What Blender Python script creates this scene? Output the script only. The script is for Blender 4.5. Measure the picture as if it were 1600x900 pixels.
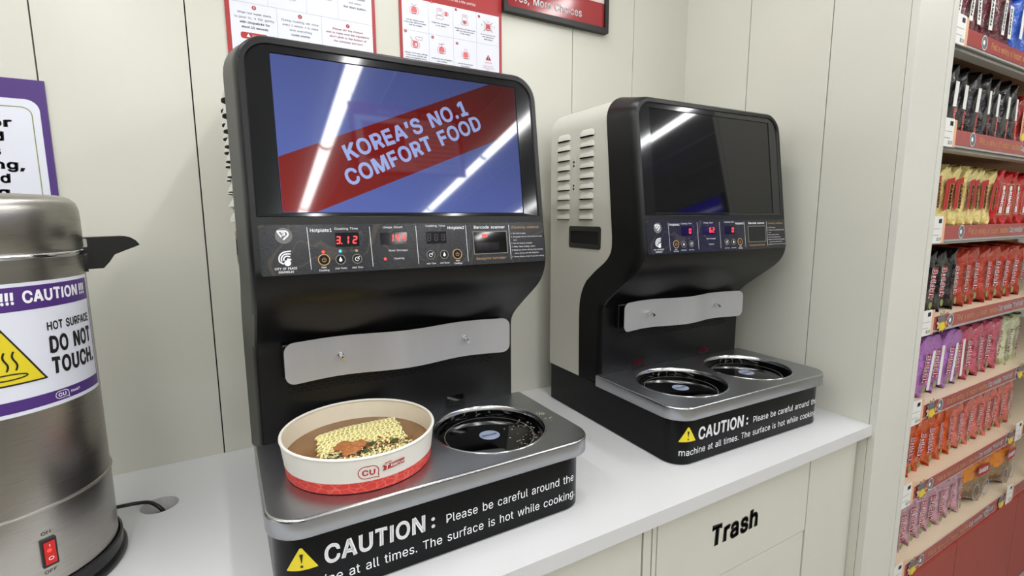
import bpy, bmesh, math, random
from math import sin, cos, pi, radians
from mathutils import Vector, Matrix
from mathutils.geometry import tessellate_polygon
from mathutils import noise as mnoise

for o in list(bpy.data.objects): bpy.data.objects.remove(o)
scene = bpy.context.scene
COL = scene.collection
Z0 = 1.20                      # height of the counter top above the floor

# ---------------------------------------------------------------- camera
cam_d = bpy.data.cameras.new('camera'); cam = bpy.data.objects.new('camera', cam_d); COL.objects.link(cam)
scene.camera = cam
YAW, PITCH, ROLL, F = 0.5192, 0.1424, -0.0038, 779.78
fw = Vector((sin(YAW)*cos(PITCH), cos(YAW)*cos(PITCH), -sin(PITCH)))
rt = Vector((cos(YAW), -sin(YAW), 0)); up = rt.cross(fw)
r2 = cos(ROLL)*rt + sin(ROLL)*up; u2 = -sin(ROLL)*rt + cos(ROLL)*up
m = Matrix((r2, u2, -fw)).transposed().to_4x4()
m.translation = Vector((0.1849, -1.4285, 0.6029 + Z0))
cam.matrix_world = m
cam_d.sensor_width = 36; cam_d.lens = F/1600*36; cam_d.clip_start = 0.02; cam_d.clip_end = 100

# ---------------------------------------------------------------- world, exposure
w = bpy.data.worlds.new('store_air'); scene.world = w; w.use_nodes = True
w.node_tree.nodes['Background'].inputs[0].default_value = (0.9, 0.95, 1, 1)
w.node_tree.nodes['Background'].inputs[1].default_value = 0.15
vs_ = scene.view_settings
vs_.view_transform = 'Standard'; vs_.look = 'None'; vs_.gamma = 1; vs_.use_curve_mapping = False
vs_.exposure = 0.0
TUBE = 28.0                    # strength of the ceiling tubes

# ---------------------------------------------------------------- materials
MATS = {}
def srgb(c): return tuple(((v/255)/12.92 if v/255 <= 0.04045 else (((v/255)+0.055)/1.055)**2.4) for v in c)
def mat(name, col=(200,200,200), rough=0.5, metal=0.0, emit=None, es=0.0, noise=0.0, nscale=40, bump=0.0, bscale=200, stretch=(1,1,1), spec=0.5, coat=0.0, trans=0.0, alpha=1.0):
    if name in MATS: return MATS[name]
    m = bpy.data.materials.new(name); m.use_nodes = True; nt = m.node_tree; b = nt.nodes['Principled BSDF']
    c = srgb(col); b.inputs['Base Color'].default_value = (*c, 1)
    b.inputs['Roughness'].default_value = rough; b.inputs['Metallic'].default_value = metal
    b.inputs['Specular IOR Level'].default_value = spec
    b.inputs['Coat Weight'].default_value = coat; b.inputs['Coat Roughness'].default_value = 0.08
    if trans: b.inputs['Transmission Weight'].default_value = trans
    if alpha < 1: b.inputs['Alpha'].default_value = alpha
    if emit: b.inputs['Emission Color'].default_value = (*srgb(emit), 1); b.inputs['Emission Strength'].default_value = es
    if noise or bump:
        tc = nt.nodes.new('ShaderNodeTexCoord'); mp = nt.nodes.new('ShaderNodeMapping'); mp.inputs['Scale'].default_value = stretch
        nt.links.new(tc.outputs['Object'], mp.inputs['Vector'])
        if noise:
            n = nt.nodes.new('ShaderNodeTexNoise'); n.inputs['Scale'].default_value = nscale; n.inputs['Detail'].default_value = 5
            nt.links.new(mp.outputs[0], n.inputs['Vector'])
            mr = nt.nodes.new('ShaderNodeMapRange'); mr.inputs[1].default_value = 0.3; mr.inputs[2].default_value = 0.7
            mr.inputs[3].default_value = 1-noise; mr.inputs[4].default_value = 1+noise
            nt.links.new(n.outputs[0], mr.inputs[0])
            mx = nt.nodes.new('ShaderNodeVectorMath'); mx.operation = 'SCALE'; mx.inputs[0].default_value = c
            nt.links.new(mr.outputs[0], mx.inputs['Scale']); nt.links.new(mx.outputs[0], b.inputs['Base Color'])
        if bump:
            n2 = nt.nodes.new('ShaderNodeTexNoise'); n2.inputs['Scale'].default_value = bscale; n2.inputs['Detail'].default_value = 3
            nt.links.new(mp.outputs[0], n2.inputs['Vector'])
            bp = nt.nodes.new('ShaderNodeBump'); bp.inputs['Strength'].default_value = bump; bp.inputs['Distance'].default_value = 0.001
            nt.links.new(n2.outputs[0], bp.inputs['Height']); nt.links.new(bp.outputs[0], b.inputs['Normal'])
    MATS[name] = m; return m

def nodes_of(m): return m.node_tree, m.node_tree.nodes['Principled BSDF']

M_wall = mat('painted_panel', (211,210,199), 0.26, noise=0.015, nscale=3, bump=0.05, bscale=60)
M_gap = mat('seam_dark', (30,28,25), 0.8)
M_pillar = mat('pillar_panel', (213,212,204), 0.4, noise=0.015, nscale=4)
M_counter = mat('white_laminate', (212,212,213), 0.28, noise=0.02, nscale=900, bump=0.03, bscale=500)
M_ceil = mat('ceiling_white', (215,220,225), 0.9, noise=0.03, nscale=6)
M_floor = mat('floor_vinyl', (165,160,150), 0.35, noise=0.08, nscale=5)
M_cover = mat('cream_powder_coat', (204,202,192), 0.42, bump=0.06, bscale=900)
M_shell = mat('black_powder_coat', (9,9,11), 0.34, bump=0.06, bscale=1200, spec=0.42)
M_bezel = mat('black_gloss', (14,15,19), 0.07, coat=0.3)
M_base = mat('base_black_vinyl', (7,8,11), 0.25, bump=0.03, bscale=300, spec=0.22)
M_slot = mat('slot_void', (3,3,3), 0.9)
M_red_tab = mat('dark_red_sensor', (58,8,16), 0.2)
M_steelplate = mat('satin_plate_metal', (168,170,174), 0.34, 1.0, noise=0.02, nscale=30)
M_drip = mat('brushed_splash_metal', (200,200,205), 0.38, 0.55, noise=0.02, nscale=30, stretch=(1,1,.05))
M_chrome = mat('chrome', (215,215,218), 0.12, 1.0)
M_glassblk = mat('black_ceramic_glass', (4,4,5), 0.05)
M_ring = mat('hotplate_ring_print', (120,118,112), 0.4)
M_rim = mat('hotplate_rim_metal', (190,190,192), 0.22, 1.0)
M_sticker = mat('pale_blue_sticker', (150,160,185), 0.4)
M_navy = mat('navy_print', (25,30,60), 0.5)
M_white_print = mat('white_print', (246,246,250), 0.5)
M_black_print = mat('black_print', (18,17,18), 0.5)
M_yellow = mat('warning_yellow', (228,208,40), 0.4)
M_tan_print = mat('tan_print', (190,150,95), 0.5)
M_grey_print = mat('grey_print', (110,110,110), 0.5)
M_led = mat('red_led', (60,0,0), 0.3, emit=(255,60,60), es=2.6)
M_led_off = mat('led_off', (38,32,38), 0.25)
M_blueled = mat('blue_led', (0,20,40), 0.3, emit=(60,190,255), es=2.5)
M_disp = mat('display_window', (22,18,28), 0.08)
M_red = mat('poster_red', (168,44,46), 0.35)
M_redline = mat('poster_red_text', (176,40,44), 0.5)
M_pinkline = mat('icon_pink', (222,110,110), 0.5)
M_paper = mat('poster_white', (226,228,240), 0.4)
M_gridline = mat('poster_grid', (170,172,186), 0.5)
M_purple = mat('purple_print', (76,44,122), 0.4)
M_green = mat('olive_line', (140,150,90), 0.5)
M_frame = mat('black_frame', (16,16,17), 0.35)
M_tube = mat('tube_glow', (255,255,255), 0.5, emit=(252,253,252), es=TUBE)
M_fix = mat('fixture_white', (225,225,225), 0.5)
M_signred = mat('sign_red', (158,46,52), 0.12)
M_signwhite = mat('sign_white', (225,205,208), 0.06)
M_cord = mat('cord_rubber', (18,18,20), 0.45)
M_debris = mat('hole_debris', (95,60,35), 0.9, noise=.4, nscale=60)
M_paperw = mat('paper_white', (236,232,224), 0.45, noise=0.012, nscale=60)
M_bowlin = mat('bowl_lining', (226,216,196), 0.35, noise=0.02, nscale=50)
M_noodle = mat('noodle_yellow', (246,236,176), 0.45, noise=0.08, nscale=90)
M_broth = mat('brown_broth', (136,98,62), 0.2, noise=0.12, nscale=25)
M_sauce = mat('chili_paste', (172,108,60), 0.5, noise=0.25, nscale=220, bump=0.6, bscale=500)
M_kelp = mat('dark_kelp', (30,32,22), 0.35)
M_onion = mat('green_onion', (58,78,38), 0.4, noise=0.2, nscale=100)
M_chili = mat('brown_flake', (120,62,32), 0.5)
M_orange_flake = mat('orange_flake', (190,118,56), 0.5)
M_swred = mat('switch_red', (120,5,5), 0.15, emit=(255,20,10), es=0.35)
M_swglow = mat('switch_lamp', (200,20,10), 0.2, emit=(255,60,40), es=2.0)
M_blackpl = mat('black_plastic', (22,22,24), 0.33)
M_basered = mat('red_base_panel', (158,64,54), 0.45, noise=0.04, nscale=6)
M_stripred = mat('price_strip_red', (164,74,72), 0.25)
M_striptext = mat('strip_orange_text', (246,184,130), 0.5)
M_shelf = mat('cream_shelf', (226,208,180), 0.45, noise=.02, nscale=20)
M_shelfgrey = mat('grey_shelf_rail', (186,184,180), 0.4)
M_backtan = mat('tan_back_panel', (172,126,84), 0.6)
M_card = mat('white_card', (232,232,228), 0.5)
M_peach = mat('peach_card', (228,176,140), 0.5)
M_dark = mat('dark_fixture', (40,38,38), 0.5)

# brushed steel of the urn
M_urn = mat('brushed_urn_steel', (176,172,166), 0.27, 1.0)
nt, b = nodes_of(M_urn)
b.inputs['Anisotropic'].default_value = 0.6
tc = nt.nodes.new('ShaderNodeTexCoord'); mp = nt.nodes.new('ShaderNodeMapping'); mp.inputs['Scale'].default_value = (2, 2, 400)
n = nt.nodes.new('ShaderNodeTexNoise'); n.inputs['Scale'].default_value = 6
nt.links.new(tc.outputs['Object'], mp.inputs[0]); nt.links.new(mp.outputs[0], n.inputs['Vector'])
bp = nt.nodes.new('ShaderNodeBump'); bp.inputs['Strength'].default_value = 0.08; bp.inputs['Distance'].default_value = 0.0005
nt.links.new(n.outputs[0], bp.inputs['Height']); nt.links.new(bp.outputs[0], b.inputs['Normal'])
mr = nt.nodes.new('ShaderNodeMapRange'); mr.inputs[3].default_value = 0.22; mr.inputs[4].default_value = 0.38
nt.links.new(n.outputs[0], mr.inputs[0]); nt.links.new(mr.outputs[0], b.inputs['Roughness'])

# dark slate control label with a faint fibre grain and thin tan streaks
M_label = mat('slate_label', (44,45,50), 0.22)
nt, b = nodes_of(M_label)
tc = nt.nodes.new('ShaderNodeTexCoord'); mp = nt.nodes.new('ShaderNodeMapping'); mp.inputs['Scale'].default_value = (60, 60, 400)
n = nt.nodes.new('ShaderNodeTexNoise'); n.inputs['Scale'].default_value = 4; n.inputs['Detail'].default_value = 6
nt.links.new(tc.outputs['Object'], mp.inputs[0]); nt.links.new(mp.outputs[0], n.inputs['Vector'])
cr = nt.nodes.new('ShaderNodeValToRGB'); cr.color_ramp.elements[0].position = .35; cr.color_ramp.elements[0].color = (*srgb((20,21,26)),1)
cr.color_ramp.elements[1].position = .7; cr.color_ramp.elements[1].color = (*srgb((46,48,54)),1)
nt.links.new(n.outputs[0], cr.inputs[0])
n3 = nt.nodes.new('ShaderNodeTexNoise'); n3.inputs['Scale'].default_value = 9; n3.inputs['Detail'].default_value = 1.5; n3.inputs['Distortion'].default_value = 1.2
nt.links.new(tc.outputs['Object'], n3.inputs['Vector'])
cr2 = nt.nodes.new('ShaderNodeValToRGB'); cr2.color_ramp.elements[0].position = .488; cr2.color_ramp.elements[0].color = (0,0,0,1)
cr2.color_ramp.elements[1].position = .5; cr2.color_ramp.elements[1].color = (1,1,1,1)
e = cr2.color_ramp.elements.new(.512); e.color = (0,0,0,1)
nt.links.new(n3.outputs[0], cr2.inputs[0])
mx = nt.nodes.new('ShaderNodeMix'); mx.data_type = 'RGBA'
mm = nt.nodes.new('ShaderNodeMath'); mm.operation = 'MULTIPLY'; mm.inputs[1].default_value = .15
nt.links.new(cr2.outputs[0], mm.inputs[0]); nt.links.new(mm.outputs[0], mx.inputs[0])
nt.links.new(cr.outputs[0], mx.inputs[6]); mx.inputs[7].default_value = (*srgb((150,128,98)),1)
nt.links.new(mx.outputs[2], b.inputs['Base Color'])

# screens: content emits, glass on top is glossy
def screen_mat(name, c, s, view_falloff=None):
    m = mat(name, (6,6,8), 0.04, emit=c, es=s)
    if view_falloff:  # viewing-angle dimming put into the glow, weaker towards the top right
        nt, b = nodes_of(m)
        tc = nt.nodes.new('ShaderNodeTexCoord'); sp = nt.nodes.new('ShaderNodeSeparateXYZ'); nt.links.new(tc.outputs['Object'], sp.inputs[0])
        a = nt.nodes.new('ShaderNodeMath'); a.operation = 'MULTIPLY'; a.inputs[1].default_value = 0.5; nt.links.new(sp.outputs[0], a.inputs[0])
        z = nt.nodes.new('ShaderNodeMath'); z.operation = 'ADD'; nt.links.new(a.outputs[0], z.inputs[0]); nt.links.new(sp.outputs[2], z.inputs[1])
        r = nt.nodes.new('ShaderNodeMapRange'); r.inputs[1].default_value = 0.66; r.inputs[2].default_value = 1.1; r.inputs[3].default_value = view_falloff[0]; r.inputs[4].default_value = view_falloff[1]
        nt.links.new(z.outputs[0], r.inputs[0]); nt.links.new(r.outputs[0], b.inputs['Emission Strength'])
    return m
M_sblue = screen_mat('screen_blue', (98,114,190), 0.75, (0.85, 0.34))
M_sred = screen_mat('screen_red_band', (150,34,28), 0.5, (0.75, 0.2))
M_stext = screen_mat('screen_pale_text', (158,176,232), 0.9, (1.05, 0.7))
M_soff = mat('screen_off', (10,10,13), 0.05)
M_tv = screen_mat('menu_purple', (60,40,200), 1.6)

# red printed band of the bowl with paler line pattern
M_band = mat('bowl_red_band', (216,66,56), 0.4)
nt, b = nodes_of(M_band)
tc = nt.nodes.new('ShaderNodeTexCoord')
vo = nt.nodes.new('ShaderNodeTexVoronoi'); vo.feature = 'DISTANCE_TO_EDGE'; vo.inputs['Scale'].default_value = 62
mp = nt.nodes.new('ShaderNodeMapping'); mp.inputs['Scale'].default_value = (1, .6, 1.6); mp.inputs['Rotation'].default_value = (.5,.4,.9)
nt.links.new(tc.outputs['Object'], mp.inputs[0]); nt.links.new(mp.outputs[0], vo.inputs['Vector'])
cr = nt.nodes.new('ShaderNodeValToRGB'); cr.color_ramp.interpolation = 'CONSTANT'
cr.color_ramp.elements[0].color = (*srgb((228,104,92)),1); cr.color_ramp.elements[1].position = .05; cr.color_ramp.elements[1].color = (*srgb((214,62,54)),1)
nt.links.new(vo.outputs['Distance'], cr.inputs[0]); nt.links.new(cr.outputs[0], b.inputs['Base Color'])

# ---------------------------------------------------------------- object helpers
def tag(o, label=None, cat=None, group=None, kind=None):
    if label: o['label'] = label
    if cat: o['category'] = cat
    if group: o['group'] = group
    if kind: o['kind'] = kind
    return o
def thing(name, label, cat, loc=(0,0,0), rz=0, group=None):
    o = bpy.data.objects.new(name, None); COL.objects.link(o); o.empty_display_size = 0.05
    o.location = (loc[0], loc[1], loc[2] + Z0); o.rotation_euler = (0,0,rz)
    return tag(o, label, cat, group)
def link(name, me, mats, parent=None, smooth=None):
    for m in (mats if isinstance(mats, (list,tuple)) else [mats]): me.materials.append(m)
    if smooth is not None:
        me.polygons.foreach_set('use_smooth', [True]*len(me.polygons)); me.set_sharp_from_angle(angle=radians(smooth))
    o = bpy.data.objects.new(name, me); COL.objects.link(o)
    if parent: o.parent = parent
    else: o.location.z = Z0
    return o
class MB:
    def __init__(s): s.v=[]; s.f=[]; s.m=[]
    def face(s, idx, m=0): s.f.append(tuple(idx)); s.m.append(m)
    def add(s, pts): b=len(s.v); s.v.extend([tuple(p) for p in pts]); return b
    def box(s, x0,x1,y0,y1,z0,z1, m=0):
        b=s.add([(x,y,z) for x in (x0,x1) for y in (y0,y1) for z in (z0,z1)])
        for q in ((0,1,3,2),(4,6,7,5),(0,4,5,1),(2,3,7,6),(0,2,6,4),(1,5,7,3)): s.face([b+i for i in q], m)
        return s
    def loft(s, loops, closed=True, cap0=False, cap1=False, m=0):
        n=len(loops[0]); bs=[s.add(l) for l in loops]
        for a,c in zip(bs,bs[1:]):
            for i in range(n if closed else n-1):
                j=(i+1)%n; s.face((a+i,a+j,c+j,c+i), m)
        if cap0: s.face([bs[0]+i for i in range(n)][::-1], m)
        if cap1: s.face([bs[-1]+i for i in range(n)], m)
        return s
    def tube(s, pts, r, n=8, m=0, caps=True):
        pts=[Vector(p) for p in pts]; loops=[]; ref=None
        for i,p in enumerate(pts):
            t=(pts[min(i+1,len(pts)-1)]-pts[max(i-1,0)]).normalized()
            if ref is None:
                ref = Vector((0,0,1)) if abs(t.z)<.9 else Vector((1,0,0))
            a=t.cross(ref).normalized(); bb=a.cross(t).normalized(); ref=bb
            rr=r[i] if isinstance(r,(list,tuple)) else r
            loops.append([p+a*cos(2*pi*k/n)*rr+bb*sin(2*pi*k/n)*rr for k in range(n)])
        return s.loft(loops, True, caps, caps, m)
    def lathe(s, prof, n=48, c=(0,0,0), m=0, ms=None, cap0=False, cap1=False):
        loops=[[(c[0]+r*cos(2*pi*k/n), c[1]+r*sin(2*pi*k/n), c[2]+z) for k in range(n)] for r,z in prof]
        bs=[s.add(l) for l in loops]
        for q,(a,d) in enumerate(zip(bs,bs[1:])):
            for i in range(n):
                j=(i+1)%n; s.face((a+i,a+j,d+j,d+i), ms[q] if ms else m)
        if cap0: s.face([bs[0]+i for i in range(n)][::-1], m)
        if cap1: s.face([bs[-1]+i for i in range(n)], m)
        return s
    def prism(s, loops, mapf, t0, t1, m=0, ms=None):
        """2D outline with holes, extruded between t0 and t1 through mapf(x, y, t)"""
        flat=[p for l in loops for p in l]
        tri=tessellate_polygon([[Vector((p[0],p[1],0)) for p in l] for l in loops])
        a=s.add([mapf(p[0],p[1],t1) for p in flat])
        for t in tri: s.face([a+i for i in t], m)
        if t0 is not None:
            b=s.add([mapf(p[0],p[1],t0) for p in flat])
            for t in tri: s.face([b+i for i in t][::-1], m)
            k=0
            for l in loops:
                n=len(l)
                for i in range(n):
                    j=(i+1)%n; s.face((a+k+i,b+k+i,b+k+j,a+k+j), m if ms is None else ms)
                k+=n
        return s
    def build(s, name, mats, parent=None, smooth=None, bev=0, recalc=True):
        me=bpy.data.meshes.new(name); me.from_pydata(s.v,[],s.f); me.polygons.foreach_set('material_index', s.m)
        if recalc:
            bm=bmesh.new(); bm.from_mesh(me); bmesh.ops.recalc_face_normals(bm, faces=bm.faces); bm.to_mesh(me); bm.free()
        me.update()
        o=link(name, me, mats, parent, smooth)
        if bev:
            md=o.modifiers.new('edge','BEVEL'); md.width=bev; md.segments=2; md.limit_method='ANGLE'
        return o
def rrect(x0,x1,y0,y1,r=0.0,n=6):
    if not isinstance(r,(list,tuple)): r=[r]*4           # bl, br, tr, tl
    out=[]
    for (cx,cy,a0),rr in zip(((x0,y0,pi),(x1,y0,1.5*pi),(x1,y1,0),(x0,y1,.5*pi)), r):
        rr=max(rr,1e-5); sx=1 if cx==x0 else -1; sy=1 if cy==y0 else -1
        for k in range(n+1):
            a=a0+pi/2*k/n; out.append((cx+sx*rr+rr*cos(a), cy+sy*rr+rr*sin(a)))
    return out
def circ(cx,cy,r,n=24,ry=None): return [(cx+r*cos(2*pi*k/n), cy+(ry or r)*sin(2*pi*k/n)) for k in range(n)]

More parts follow.
